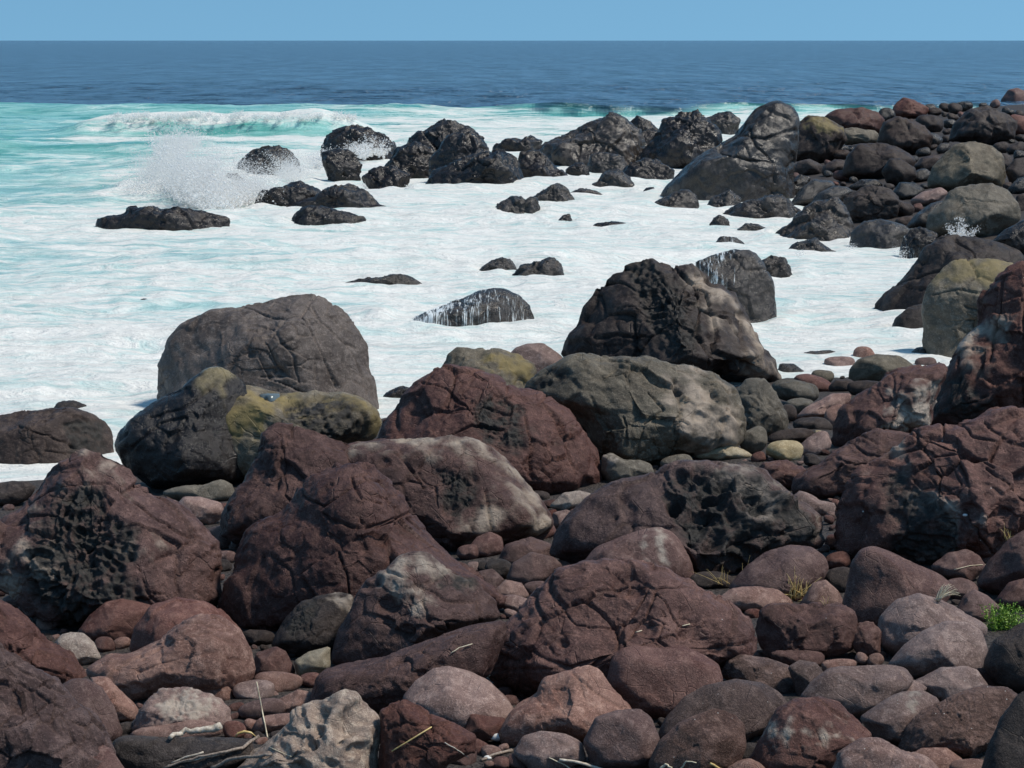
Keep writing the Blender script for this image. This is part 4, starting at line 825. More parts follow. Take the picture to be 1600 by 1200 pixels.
# ------------------------------------------------------------------ the sea: one sheet from the cove to the horizon
ya = np.geomspace(20, 330, 520); yb = np.geomspace(330, 60000, 90)[1:]
sy = np.concatenate([ya, yb])
sxn = np.linspace(-0.42, 0.42, 520)                    # columns fan out with distance
SX = sxn[:, None] * (sy[None] + 12); SY = np.broadcast_to(sy[None], SX.shape)
x, y = SX.ravel(), SY.ravel()
def sea_height(x, y):
    p = np.stack([x, y, x * 0], 1)
    sd = -shore_dist(x, y)
    deep = smooth01(150, 230, y)
    near = 1 - smooth01(260, 420, y)
    z = near * (0.20 * noise(p * [0.10, 0.22, 1] + 4) + 0.11 * fbm(p * [0.35, 0.8, 1], 3) * (1 - 0.5 * deep)
                + 0.09 * np.abs(fbm(p * [0.5, 1.3, 1] + 20, 2)) * (1 - deep))
    # the swell that breaks on the left, a second one rising behind it, broken bores nearer in
    wob = 5 * noise(p * [0.035, 0, 1] + 2)
    def ridge(yc, h, back, frontw, x0, x1, soft):
        e = y - (yc + wob)
        prof = np.where(e > 0, np.exp(-(e / back) ** 2), np.exp(-(e / frontw) ** 2))
        return h * prof * smooth01(x0 - soft, x0 + soft, x) * (1 - smooth01(x1 - soft, x1 + soft, x)) * (1 + 0.35 * noise(p * [0.12, 0.02, 1] + 8))
    z += ridge(147, 1.45, 5.0, 2.2, -31, -11, 3)
    z += ridge(186, 0.75, 9, 5, -90, 60, 20)
    z += ridge(122, 0.5, 5, 2.5, -40, -16, 5)
    z += ridge(103, 0.35, 4, 2, -40, -10, 5)
    z += ridge(60, 0.30, 3, 1.5, -12, 3, 3) + ridge(46, 0.25, 2.4, 1.2, -14, -2, 3) + ridge(76, 0.35, 3, 1.6, -22, 8, 4) + ridge(90, 0.35, 3, 1.8, -6, 8, 3)
    z += (1 - deep) * 0.07 * np.abs(fbm(p * [1.2, 2.2, 1] + 50, 2)) * smooth01(100, 50, y)
    z += 0.9 * np.exp(-((x + 13.5) / 3.6) ** 2 - ((y - 88) / 3.5) ** 2) * (1 + 0.6 * fbm(p * [.6, .6, 1], 3)) + 0.5 * np.exp(-((x + 17) / 4) ** 2 - ((y - 99) / 3.5) ** 2)
    calm = smooth01(0.0, 6.0, sd)
    return z * (0.35 + 0.65 * calm)
z = sea_height(x, y)
p = np.stack([x, y, x * 0], 1)
edge = 199 + 6 * noise(p * [0.03, 0.01, 1]) + 4 * fbm(p * [0.12, 0.05, 1], 3) - 14 * smooth01(-20, 15, x)
broken = 1 - smooth01(edge - 10, edge + 5, y)
left = 1 - smooth01(-0.16, -0.02, x / (y + 1e-6))
cov = 0.80 - 0.10 * smooth01(60, 150, y) * left - 0.29 * smooth01(42, 60, y) * left - 0.12 * smooth01(150, 195, y) - 0.05 * smooth01(60, 120, y)
cov = cov + 0.20 * noise(p * [0.035, 0.11, 1] + 60) + 0.14 * noise(p * [0.10, 0.34, 1] + 90)
e = y - (147 + 5 * noise(p * [0.035, 0, 1] + 2))
inx = smooth01(-33, -28, x) * (1 - smooth01(-13, -9, x))
cov = cov + 0.5 * inx * np.exp(-((e - 0.6) / 2.0) ** 2) - 0.38 * inx * np.exp(-((e + 3.2) / 1.6) ** 2) * smooth01(-.45, .35, noise(p * [.12, .02, 1] + 8)) + 0.40 * inx * np.exp(-((e + 9) / 4.5) ** 2)
burst = np.exp(-((x + 12.8) / 6.5) ** 2 - ((y - 92) / 26) ** 2)      # churned white water round the breaking rocks
cov = np.clip(cov + 0.30 * burst, 0, 1) * broken
turq = smooth01(edge + 4, edge - 6, y)
# water surges up round every rock that stands in it
for sp in SPECS:
    place(sp)
    if not sp['land'] or sp['foot'][1] > 45 and sp['foot'][2] < 0.25:
        cc = CAMP + ray(*sp['c']) * sp['depth']
        k = np.nonzero((np.abs(x - cc[0]) < sp['hw'] + 3) & (np.abs(y - cc[1]) < sp['T'] + 3))[0]
        if len(k):
            rr = np.hypot((x[k] - cc[0]) / (sp['hw'] + .3), (y[k] - cc[1]) / (sp['T'] + .3))
            lap = np.exp(-((rr - 1.0) / 0.30) ** 2) * (0.6 + 0.8 * noise(p[k] * [1.1, 1.1, 1] + 5))
            z[k] += (0.13 if sp['foot'][1] > 45 else 0.04) * np.clip(lap, 0, 1); cov[k] = np.clip(cov[k] + 0.35 * lap, 0, 1)
me = mesh_np('sea', np.stack([x, y, z], 1), quads=grid_faces(len(sxn), len(sy)))
at = me.attributes.new('foam', 'FLOAT_COLOR', 'POINT')
at.data.foreach_set('color', np.stack([cov, turq, smooth01(120, 55, y), np.ones_like(x)], 1).astype(np.float32).ravel())
m, nt, b, out = new_mat('surf_water'); N = NT(nt)
fa = N.attr('foam', out='Color'); cv, tq, nearf = (N.rgb(fa, i) for i in range(3))
geo = nt.nodes.new('ShaderNodeNewGeometry'); pos = geo.outputs['Position']
warp = N.mix(1.0, pos, N.mapping(N.noise(N.mapping(pos, (0.25, 0.5, 0.5)), 1, 3, .5, out=1), (3.0, 1.6, 0)), 'ADD')
f1 = N.noise(N.mapping(warp, (0.10, 0.50, 0.4)), 1.0, 8, 0.62, 1.0)
f2 = N.noise(N.mapping(warp, (0.55, 1.9, 1.0), (7, 3, 0)), 1.0, 6, 0.62, 1.2)
f3 = N.noise(N.mapping(pos, (5, 9, 5)), 1.0, 4, 0.7)
pat = N.math('ADD', N.math('MULTIPLY', f1, 0.55), N.math('MULTIPLY', f2, 0.45))
thr = N.map(cv, 0.0, 1.0, 0.80, 0.22, smooth=False)
foam = N.map(N.math('SUBTRACT', pat, thr), -0.08, 0.15)
deepc = N.mix(N.map(N.noise(N.mapping(pos, (0.16, 0.035, 1)), 1, 5, .65), .36, .64), (0.006, 0.028, 0.062), (0.042, 0.102, 0.180))
turqc = N.mix(N.map(f1, 0.35, 0.62), (0.070, 0.345, 0.305), (0.33, 0.64, 0.59))
turqc = N.mix(nearf, turqc, N.mix(f2, (0.30, 0.55, 0.53), (0.54, 0.71, 0.69)))
water = N.mix(tq, deepc, turqc)
whitec = N.mix(N.map(f3, .3, .7), (0.70, 0.70, 0.67), (0.83, 0.82, 0.78))
whitec = N.mix(N.math('MULTIPLY', N.map(f2, 0.56, 0.34), 0.7), whitec, (0.50, 0.66, 0.64))
N.put(b.inputs['Base Color'], N.mix(foam, water, whitec))
N.put(b.inputs['Roughness'], N.map(foam, 0, 1, 0.16, 0.85, smooth=False))
b.inputs['IOR'].default_value = 1.33
N.put(b.inputs['Specular IOR Level'], N.map(foam, 0, 1, 0.5, 0.15, smooth=False))
w1 = N.noise(N.mapping(pos, (0.05, 0.14, 1)), 1, 6, .62, .3)
w2 = N.noise(N.mapping(pos, (0.5, 1.1, 1)), 1, 5, .6, .3)
w0 = N.math('ADD', N.math('MULTIPLY', N.noise(N.mapping(pos, (0.22, 0.045, 1)), 1, 3, .6, .2), 4.5), N.math('MULTIPLY', N.noise(N.mapping(pos, (0.05, 0.012, 1)), 1, 4, .6), 11.0))
w3 = N.noise(N.mapping(pos, (2.6, 4.5, 1)), 1, 4, .6)
wav = N.math('ADD', N.math('ADD', N.math('MULTIPLY', w1, 2.6), w0), N.math('ADD', N.math('MULTIPLY', w2, 0.85), N.math('MULTIPLY', w3, 0.10)))
fo = N.math('MULTIPLY', N.math('ADD', N.math('MULTIPLY', pat, 0.52), N.math('MULTIPLY', f3, 0.09)), 1.0)
mixh = nt.nodes.new('ShaderNodeMix'); mixh.data_type = 'FLOAT'
N.put(mixh.inputs[0], tq); N.put(mixh.inputs[2], wav); N.put(mixh.inputs[3], N.math('ADD', fo, N.math('MULTIPLY', w2, .25)))
N.put(b.inputs['Normal'], N.bump(mixh.outputs[0], 0.8, 1.0))
tag(link('sea', me, m), kind='structure')

# ------------------------------------------------------------------ build all traced stones

# fill the gaps with loose cobbles that lie on the beach between the traced ones
GW, GH = 400, 300
yy, xx = np.mgrid[0:GH, 0:GW]; pixc = np.stack([xx.ravel() * 4 + 2, yy.ravel() * 4 + 2], 1).astype(float)
zmap = np.full(GH * GW, 1e9)
for sp in SPECS:
    q = sp['P']; lo, hi = q.min(0), q.max(0)
    sel = np.nonzero((pixc[:, 0] >= lo[0]) & (pixc[:, 0] <= hi[0]) & (pixc[:, 1] >= lo[1]) & (pixc[:, 1] <= hi[1]))[0]
    if len(sel):
        ins = poly_sd(pixc[sel], q) > 0
        k = sel[ins]; zmap[k] = np.minimum(zmap[k], sp['depth'] - 0.3 * sp['T'])
fr = np.random.default_rng(77)
n_tr = len(SPECS)
TONE = {'br': 'brown', 'gy': 'grey', 'ch': 'blackish', 'wg': 'wet', 'rd': 'reddish'}
AREAS = [  # pixel box, tries, size range in metres, colours, label, group
    ((1230, 140, 1600, 400), 30000, (0.35, 1.6), ['ch', 'wg', 'ch', 'br', 'wg'], 'weathered cobble among many on the far rocky point', 'loose cobbles on the far point'),
    ((0, 690, 820, 1200), 24000, (0.07, 0.30), ['br', 'gy', 'br', 'ch'], 'cobble wedged in a gap between the left foreground boulders', 'loose cobbles in the left gaps'),
    ((820, 560, 1600, 1200), 30000, (0.07, 0.32), ['br', 'gy', 'br', 'ch', 'rd'], 'cobble wedged in a gap between the right foreground boulders', 'loose cobbles in the right gaps')]
for (x0, y0, x1, y1), tries, (s0, s1), cols, lab, grp in AREAS:
    made = 0
    for _ in range(tries):
        if made >= 130: break
        px, py = fr.uniform(x0, x1), fr.uniform(y0, y1)
        if zmap[int(py // 4) * GW + int(px // 4)] < 1e8 and fr.random() < .985: continue
        g, t = on_ground(px, py, sea=False)
        if t > 210 or g[2] < 0.06: continue
        sz = fr.uniform(s0, s1) * (1.0 - 0.5 * min(made / 130, 1))
        rx = sz * FPX / t * fr.uniform(.9, 1.25) * .5; ry = rx * fr.uniform(.55, .8)
        cy = py - ry * 0.55
        ii = np.nonzero((np.abs(pixc[:, 0] - px) < rx) & (np.abs(pixc[:, 1] - cy) < ry))[0]
        if len(ii) == 0: ii = np.array([int(np.clip(cy // 4, 0, GH - 1)) * GW + int(np.clip(px // 4, 0, GW - 1))])
        zz = zmap[ii]
        gap = (zz > 1e8).mean(); hides = ((zz > t) & (zz < 1e8)).mean()
        if gap < 0.30 or hides > 0.30: continue
        if (cy - ry < 150 and px < 1460) or (1515 < px and 925 < py < 1015): continue
        c = cols[fr.integers(len(cols))]
        S('cobble', 'C' if t > 60 and made % 2 else 'R', c, py + ry * 0.45, 'small ' + TONE[c] + ' ' + lab, oval(px, cy, rx, ry, fr.uniform(-25, 25), seed=made), group=TONE[c] + ' ' + grp)
        place(SPECS[-1]); zmap[ii] = np.minimum(zmap[ii], t); made += 1

for n in {5, 6, 7, 8, 9, 10, 11} | set(range(12, 121, 4)): sphere_grid(n)
with ThreadPoolExecutor(4) as ex:
    DATA = list(ex.map(form, SPECS))
STONES = [finish(sp, d) for sp, d in zip(SPECS, DATA)]
BY_LABEL = {sp['label']: o for sp, o in zip(SPECS, STONES)}
print('stones', len(STONES), 'faces', sum(len(d[1]) for d in DATA), 'fillers', len(SPECS) - n_tr)
bpy.context.view_layer.update()
DG = bpy.context.evaluated_depsgraph_get()
def surf(px, py):
    """where a pixel's ray first meets what is built so far"""
    d = Vector(ray(px, py)).normalized()
    ok, loc, nor, _, ob, _ = SC.ray_cast(DG, Vector(CAMP), d)
    return (loc, nor, ob) if ok else (Vector(on_ground(px, py)[0]), Vector((0, 0, 1)), None)

# ------------------------------------------------------------------ flying water
def white_water(name):
    m, nt, b, out = new_mat(name)
    b.inputs['Base Color'].default_value = (0.98, 0.98, 0.97, 1); b.inputs['Roughness'].default_value = 0.7
    tr = nt.nodes.new('ShaderNodeBsdfTranslucent'); tr.inputs[0].default_value = (0.98, 0.98, 0.97, 1)
    mx = nt.nodes.new('ShaderNodeMixShader'); mx.inputs[0].default_value = 0.45
    nt.links.new(b.outputs[0], mx.inputs[1]); nt.links.new(tr.outputs[0], mx.inputs[2])
    cl = nt.nodes.new('ShaderNodeBsdfTransparent'); m2 = nt.nodes.new('ShaderNodeMixShader'); m2.inputs[0].default_value = 0.5
    nt.links.new(mx.outputs[0], m2.inputs[1]); nt.links.new(cl.outputs[0], m2.inputs[2]); nt.links.new(m2.outputs[0], out.inputs[0])
    return m
SPRAY = white_water('white_spray')
OCT_V = np.array([[1, 1, 1], [-1, -1, 1], [-1, 1, -1], [1, -1, -1]], float) * 0.85       # a drop: four small faces
OCT_F = np.array([[0, 1, 3], [0, 2, 1], [0, 3, 2], [1, 2, 3]])
def spray(label, jets, seed):
    """jets: foot pixel, depth, first and last angle (0 = right, 90 = up), reach in px, drops, biggest drop in m"""
    r = np.random.default_rng(seed)
    P, Z = [], []
    for (px, py, t, a0, a1, reach, n, big) in jets:
        th = np.radians(r.uniform(a0, a1, n))
        q = np.stack([th * 5 + seed, th * 0 + px * .01, th * 0], 1)
        lobes = 0.62 + 0.55 * np.clip(noise(q * 1.0) + 0.7 * noise(q * 3.1) + 0.5 * noise(q * 8), -0.8, 0.9)
        u = r.random(n) ** 0.62
        rr = reach * lobes * u
        X = px + np.cos(th) * rr + r.normal(0, 1.5 + 0.05 * reach, n); Y = py - np.sin(th) * rr * 1.0 + 0.10 * reach * u ** 2 + r.normal(0, 1 + 0.02 * reach, n)
        dep = t + r.normal(0, reach * t / FPX * 0.8, n)
        p = CAMP + ray(X, Y) * dep[:, None]
        P.append(p); Z.append(big * (0.16 + 0.84 * r.random(n) ** 3) * (1.15 - 0.75 * u))
    P = np.concatenate(P); Z = np.concatenate(Z)
    keep = P[:, 2] > 0.05
    P, Z = P[keep], Z[keep]
    rot = r.normal(size=(len(P), 1, 3)) * 0.25
    V = (P[:, None] + OCT_V[None] * Z[:, None, None] * (1 + rot)).reshape(-1, 3)
    F = (np.arange(len(P))[:, None, None] * 4 + OCT_F[None]).reshape(-1, 3)
    loc = P.mean(0); loc[2] = 0
    me = mesh_np('spray', V - loc, tris=F)
    return tag(link('spray', me, SPRAY, loc=loc), label, 'spray', kind='stuff')
def sea_t(px, py): return float(on_sea(np.array(px), np.array(py))[1] / CP)
spray('big white burst of spray where a wave hits the left surf rocks',
      [(335, 325, 80, 25, 165, 138, 30000, .036), (300, 305, 84, 30, 150, 140, 30000, .036), (262, 285, 90, 35, 150, 105, 15000, .036), (390, 305, 84, 20, 160, 85, 13500, .036),
       (455, 280, 92, 20, 160, 70, 12000, .036), (420, 320, 82, 30, 150, 60, 7500, .036), (275, 255, 94, 60, 130, 80, 9000, .036), (330, 332, 80, 40, 150, 80, 5000, .13), (290, 318, 85, 40, 150, 85, 5000, .13), (310, 325, 82, 75, 120, 120, 4000, .09), (265, 290, 90, 70, 115, 105, 3500, .09), (360, 325, 81, 20, 70, 70, 2500, .09), (385, 318, 83, 40, 150, 55, 2000, .11), (250, 295, 90, 40, 150, 55, 1800, .11), (270, 250, 95, 50, 140, 50, 1500, .11), (360, 335, 79, 60, 175, 70, 6000, .05), (220, 305, 86, 20, 160, 70, 4000, .05), (290, 235, 96, 20, 160, 60, 4000, .05)], 1)
cr = np.random.default_rng(4)
spray('white broken crest of the wave rolling in behind the burst', [(float(px), float(project([(px - 800) / FPX * 147, 147, 1.15])[1]) + cr.uniform(-1, 8), 144 + cr.uniform(-2, 1), 10, 170, cr.uniform(6, 17), 420, .07) for px in np.arange(175, 560, 9)], 9)
spray('white spray climbing the front of the arched dark rock', [(565, 246, sea_t(560, 258), 20, 130, 46, 3000, .08), (540, 246, sea_t(560, 258), 40, 170, 34, 1500, .07), (595, 244, sea_t(560, 256), 40, 150, 40, 1500, .07), (500, 262, 104, 40, 150, 46, 1600, .07)], 2)
spray('white droplets splashing up the broad olive boulder', [(1502, 372, 61.5, 70, 110, 46, 420, .045), (1490, 370, 61.5, 95, 125, 36, 220, .04), (1516, 372, 61.5, 55, 85, 38, 220, .04), (1504, 374, 61.5, 20, 160, 16, 400, .05)], 3)
spray('spatter along the foot of the dark cluster', [(640, 300, sea_t(640, 306), 10, 170, 18, 500, .06), (575, 292, sea_t(575, 300), 10, 170, 18, 400, .06)], 5)
spray('spatter where foam meets the black rocks at right', [(1408, 405, 55, 50, 130, 34, 350, .022), (1330, 388, 60, 10, 170, 16, 300, .022), (1250, 398, 60, 10, 170, 14, 250, .022)], 6)

def cascade(label, rock, dens, x0, x1, drop=0.0):
    """water sheeting down a rock: a thin broken film that lies on the rock's own surface"""
    i = [sp['label'] for sp in SPECS].index(rock); sp, (V, F, mk, rp, foot) = SPECS[i], DATA[i]
    W_ = V + foot
    X, Y, _ = project(W_)
    cen = W_[F].mean(1); cx, cy, _d = project(cen)
    fn = np.cross(W_[F[:, 2]] - W_[F[:, 0]], W_[F[:, 3]] - W_[F[:, 1]])
    fn /= np.maximum(np.linalg.norm(fn, axis=1), 1e-12)[:, None]
    sel = ((fn * (CAMP - cen)).sum(1) > 0) & (cx > x0) & (cx < x1) & (cen[:, 2] > -0.05)
    Fs = F[sel]
    vn = np.stack([sum(np.bincount(Fs[:, j], fn[sel][:, k], len(V)) for j in range(4)) for k in range(3)], 1)
    vn /= np.maximum(np.linalg.norm(vn, axis=1), 1e-9)[:, None]
    used, inv = np.unique(Fs.ravel(), return_inverse=True)
    me = mesh_np('water_cascade', (V + vn * 0.02)[used], quads=inv.reshape(-1, 4))
    m, nt, b, out = new_mat('falling_water_film'); N = NT(nt)
    tc = nt.nodes.new('ShaderNodeTexCoord').outputs['Object']
    n1 = N.noise(N.mapping(tc, (17, 3, 0.8)), 1.0, 4, .6, .6); n2 = N.noise(N.mapping(tc, (1.2, 1.2, .5)), 1.0, 2, .5); n3 = N.noise(N.mapping(tc, (42, 6, 5)), 1, 3, .6)
    a = N.math('ADD', N.math('MULTIPLY', n1, .6), N.math('ADD', N.math('MULTIPLY', n2, .3), N.math('MULTIPLY', n3, .3)))
    sx = nt.nodes.new('ShaderNodeSeparateXYZ'); nt.links.new(tc, sx.inputs[0])
    a = N.math('ADD', a, N.map(sx.outputs[0], -1.3, 1.0, .11, -.09))
    a = N.map(a, 0.68 - dens, 0.84 - dens, 0.0, 0.92)
    tr = nt.nodes.new('ShaderNodeBsdfTransparent'); mx = nt.nodes.new('ShaderNodeMixShader')
    b.inputs['Base Color'].default_value = (0.82, 0.87, 0.88, 1); b.inputs['Roughness'].default_value = .5
    N.put(mx.inputs[0], a); nt.links.new(tr.outputs[0], mx.inputs[1]); nt.links.new(b.outputs[0], mx.inputs[2]); nt.links.new(mx.outputs[0], out.inputs[0])
    return tag(link('water_cascade', me, m, loc=foot), label, 'water', kind='stuff')
cascade('white streams of water pouring down the rounded rock', 'rounded rock with white water pouring down its face', .105, 600, 850)
cascade('thin water running off the low stone behind the tall dark peak', 'low stone with water running off it, far behind the tall dark peak', .06, 1130, 1170)
cascade('lacy foam draining off the left shoulder of the grey-olive boulder', 'grey-olive boulder in the foam right behind the tall dark peak', .05, 1080, 1150)
cascade('thin trickles down the blunt dark rock', 'dark blunt rock with a thin water trickle, left of the big black boulder', .02, 1400, 1440)

# ------------------------------------------------------------------ rain pool on the mustard-topped rock
c, nrm, _ = surf(420, 618)
m, nt, b, out = new_mat('rain_water'); b.inputs['Base Color'].default_value = (0.10, 0.12, 0.12, 1); b.inputs['Roughness'].default_value = .03; b.inputs['Specular IOR Level'].default_value = 1.0; b.inputs['IOR'].default_value = 1.5
th = np.linspace(0, 2 * math.pi, 40, endpoint=False)
k = 1 + .18 * np.cos(2 * th + 1) + .08 * np.cos(5 * th)
top = np.stack([.13 * k * np.cos(th), .20 * k * np.sin(th), 0 * th + .025], 1); low = top * [1.05, 1.05, 0] - [0, 0, .05]
V = np.concatenate([top, low, [[0, 0, .027]]])
Fq = np.array([[40 + i, 40 + (i + 1) % 40, (i + 1) % 40, i] for i in range(40)]); Ft = np.array([[i, (i + 1) % 40, 80] for i in range(40)])
tag(link('rain_pool', mesh_np('rain_pool', V, quads=Fq, tris=Ft, smooth=False), m, loc=c), 'small rain pool reflecting sky on the mustard-topped boulder', 'puddle')

# ------------------------------------------------------------------ dry grass, green plant, driftwood and straws
def plain(name, c1, c2, scale=30, rough=.7, stretch=(1, 1, 1)):
    m, nt, b, out = new_mat(name); N = NT(nt)
    tc = nt.nodes.new('ShaderNodeTexCoord').outputs['Object']
    n = N.noise(N.mapping(tc, stretch), scale, 5, .65)
    N.put(b.inputs['Base Color'], N.mix(N.map(n, .35, .65), c1, c2)); b.inputs['Roughness'].default_value = rough
    N.put(b.inputs['Normal'], N.bump(n, .5, .004))
    return m
STRAW = plain('dry_straw', (0.50, 0.34, 0.11), (0.74, 0.58, 0.28))
PALE = plain('bleached_wood', (0.34, 0.28, 0.21), (0.62, 0.55, 0.46), 40)
TWIG = plain('grey_twig_bark', (0.16, 0.12, 0.095), (0.36, 0.29, 0.235), 60)
FIBRE = plain('palm_fibre', (0.50, 0.42, 0.28), (0.72, 0.64, 0.48), 60)
LEAF = plain('fresh_green_leaf', (0.13, 0.27, 0.025), (0.30, 0.44, 0.07), 25, .5)

def tube(name, pts, radii, mat, parent=None, sides=8, wob=0.0, seed=0):
    """a bent, tapering stick as one closed mesh; its origin is its first point unless it is a part"""
    pts = np.array([list(p) for p in pts], float); r = np.random.default_rng(seed)
    if wob: pts[1:-1] += r.normal(0, wob, pts[1:-1].shape)
    org = pts[0].copy() if parent is None else np.array(parent.location)
    V, F = [], []
    for i, p in enumerate(pts):
        d = pts[min(i + 1, len(pts) - 1)] - pts[max(i - 1, 0)]; d /= np.linalg.norm(d) + 1e-12
        a = np.cross(d, [0.3, 0.5, 0.81]); a /= np.linalg.norm(a) + 1e-12; b_ = np.cross(d, a)
        for k in range(sides):
            t = 2 * math.pi * k / sides
            V.append(p - org + (a * math.cos(t) + b_ * math.sin(t)) * radii[i] * (1 + (r.normal(0, .08) if wob else 0)))
    for i in range(len(pts) - 1):
        for k in range(sides):
            F.append([i * sides + k, i * sides + (k + 1) % sides, (i + 1) * sides + (k + 1) % sides, (i + 1) * sides + k])
    n = len(pts)
    V.append(pts[0] - org); V.append(pts[-1] - org); e = n * sides
    T = [[e, (k + 1) % sides, k] for k in range(sides)] + [[e + 1, (n - 1) * sides + k, (n - 1) * sides + (k + 1) % sides] for k in range(sides)]
    o = link(name, mesh_np(name, V, quads=np.array(F), tris=np.array(T)), mat, parent=parent)
    if parent is None: o.location = org
    return o
def lie(pix, lift=0.008):
    """points a little above whatever lies under a row of pixels, at an even depth so that a stick bridges gaps"""
    d = [(surf(*q)[0] - Vector(CAMP)).dot(Vector(FWD)) for q in pix]
    a, b_ = d[0], d[-1]
    out = []
    for i, q in enumerate(pix):
        f = i / (len(pix) - 1)
        t = min(min(d) + 0.25, a + (b_ - a) * f)
        t = min(t, d[i])
        out.append(Vector(CAMP + ray(*q) * (t - lift * 2.5)))
    return out
def stick(name, label, cat, pix, r0, r1, mat, wob=.004, seed=0, group=None):
    q = []
    for a, b_ in zip(pix[:-1], pix[1:]):
        for k in range(4): q.append((a[0] + (b_[0] - a[0]) * k / 4, a[1] + (b_[1] - a[1]) * k / 4))
    q.append(pix[-1])
    pts = lie(q, max(r0, r1))
    rad = [r0 + (r1 - r0) * i / (len(pts) - 1) for i in range(len(pts))]
    o = tube(name, pts, rad, mat, wob=wob, seed=seed)
    return tag(o, label, cat, group)

dw = stick('driftwood', 'short bleached driftwood log with a knotty end on the thin grey slab', 'driftwood', [(266, 1152), (290, 1142), (320, 1140), (345, 1133)], .016, .027, PALE, .006, 4)
stick('twig', 'longest forked grey twig at the bottom left, reaching up to the yellow leaf', 'twig', [(255, 1200), (300, 1185), (345, 1175), (380, 1168), (405, 1150)], .007, .012, TWIG, .004, 5, 'twigs of the driftwood pile')
stick('twig', 'straight pale twig second from the top of the pile', 'twig', [(262, 1196), (300, 1188), (345, 1178), (352, 1174)], .006, .005, PALE, .002, 6, 'twigs of the driftwood pile')
stick('twig', 'short pale twig topmost of the pile', 'twig', [(268, 1192), (290, 1183), (318, 1175)], .006, .007, PALE, .002, 7, 'twigs of the driftwood pile')
stick('twig', 'thick dark twig lowest of the pile', 'twig', [(330, 1200), (365, 1185), (405, 1182), (425, 1178)], .013, .010, TWIG, .004, 8, 'twigs of the driftwood pile')
stick('straw', 'long pale straw leaning upright beside the flat round cobbles', 'straw', [(418, 1152), (410, 1112), (401, 1065)], .0055, .0045, FIBRE, 0, 9)
stick('straw', 'thin straw lying crosswise on the hollowed pale rock', 'straw', [(422, 1168), (440, 1176), (455, 1182)], .003, .003, FIBRE, 0, 10)
stick('straw', 'curved pale straw on the long dark brown slope', 'straw', [(704, 1021), (718, 1012), (738, 1006)], .004, .004, FIBRE, .001, 11)
stick('straw', 'tiny straw stub at the left foot of the rust red boulder', 'straw', [(760, 1061), (766, 1055)], .0045, .0045, FIBRE, 0, 12)
stick('straw', 'straight straw slanting across the dark red broken lump', 'straw', [(612, 1174), (640, 1157), (674, 1136)], .005, .005, STRAW, 0, 13)
stick('straw', 'bent twig curling off the dark red broken lump', 'straw', [(695, 1160), (715, 1172), (732, 1184)], .004, .003, PALE, .002, 14)
stick('straw', 'short pale straw in a hollow of the rust red boulder', 'straw', [(993, 988), (1003, 985)], .004, .004, FIBRE, 0, 15)
stick('straw', 'pinkish straw in the right hollow of the rust red boulder', 'straw', [(1066, 978), (1078, 975)], .004, .004, FIBRE, 0, 16)
stick('straw', 'thin dry stalk lying left of the dark leaning boulder', 'straw', [(1491, 890), (1515, 884), (1540, 882)], .004, .003, FIBRE, .001, 17)
stick('reed', 'pale thick reed at the bottom edge, below the oval grey cobble', 'reed', [(874, 1187), (905, 1192), (945, 1203)], .011, .010, PALE, .002, 18)
stick('reed', 'thin reed crossing behind the thick one at the bottom edge', 'reed', [(858, 1184), (880, 1194), (895, 1203)], .004, .004, FIBRE, .001, 19)
stick('reed', 'yellow reed stub at the bottom edge right of the egg-shaped grey boulder', 'reed', [(1110, 1193), (1128, 1203)], .009, .009, STRAW, .001, 20)
stick('reed', 'broken forked reed at the bottom edge under the egg-shaped grey boulder', 'reed', [(1062, 1203), (1072, 1190), (1088, 1192)], .006, .004, FIBRE, .002, 21)
stick('reed', 'dry curled bark strip at the bottom edge left of the forked reed', 'reed', [(1032, 1200), (1040, 1195), (1050, 1200)], .009, .007, FIBRE, .002, 22)
stick('driftwood', 'small dark driftwood piece at the bottom edge right of the dark red lump', 'driftwood', [(752, 1188), (775, 1178), (800, 1172)], .010, .012, TWIG, .003, 23)

def pebble(px, py, r, label, mat):
    c, nrm, _ = surf(px, py); t = (c - Vector(CAMP)).dot(Vector(FWD))
    V, F = sphere_grid(6); R = r * t / FPX
    X = V * [R * 1.3, R, R * .75] * (1 + .12 * noise(V * 1.6 + px)[:, None])
    return tag(link('pebble', mesh_np('pebble', X, quads=F), mat, loc=c + Vector((0, 0, R * .4))), label, 'pebble')
CHALK = plain('chalky_shell', (0.62, 0.60, 0.56), (0.80, 0.79, 0.76))
pebble(776, 1154, 10, 'white pebble below the small red cobble', CHALK)
pebble(762, 1186, 5, 'tiny white shell bit at the bottom edge beside the dark driftwood', CHALK)
pebble(1508, 806, 3, 'tiny white shell bit on the massive red boulder', CHALK)

def blade(root, base, tip, sag, w, mat, seed):
    """one bent grass blade, a thin folded strip with two sides"""
    base, tip = np.array(base), np.array(tip); d = tip - base
    mid = base + d * .55 + np.array([0, 0, sag])
    P = [(1 - t) ** 2 * base + 2 * t * (1 - t) * mid + t * t * tip for t in np.linspace(0, 1, 7)]
    return tube('blade', P, [w * (1 - .85 * i / 6) for i in range(7)], mat, parent=root, sides=4, seed=seed)
def tuft(name, label, cat, blades, mat, w=.0055, toward=.06):
    """blades: foot pixel and tip pixel; all stand in one clump"""
    c, _, _ = surf(*blades[0][0]); t0 = (c - Vector(CAMP)).dot(Vector(FWD))
    root = bpy.data.objects.new(name, None); COL.objects.link(root); root.location = c
    tag(root, label, cat); r = np.random.default_rng(int(blades[0][0][0]))
    for i, (a, b_) in enumerate(blades):
        tb = t0 + r.uniform(-.05, .03); tt = tb - r.uniform(0, toward)
        blade(root, CAMP + ray(*a) * tb, CAMP + ray(*b_) * tt, r.uniform(.01, .06), w * r.uniform(.7, 1.3), mat, i)
    return root
gr = np.random.default_rng(8)
bl = []
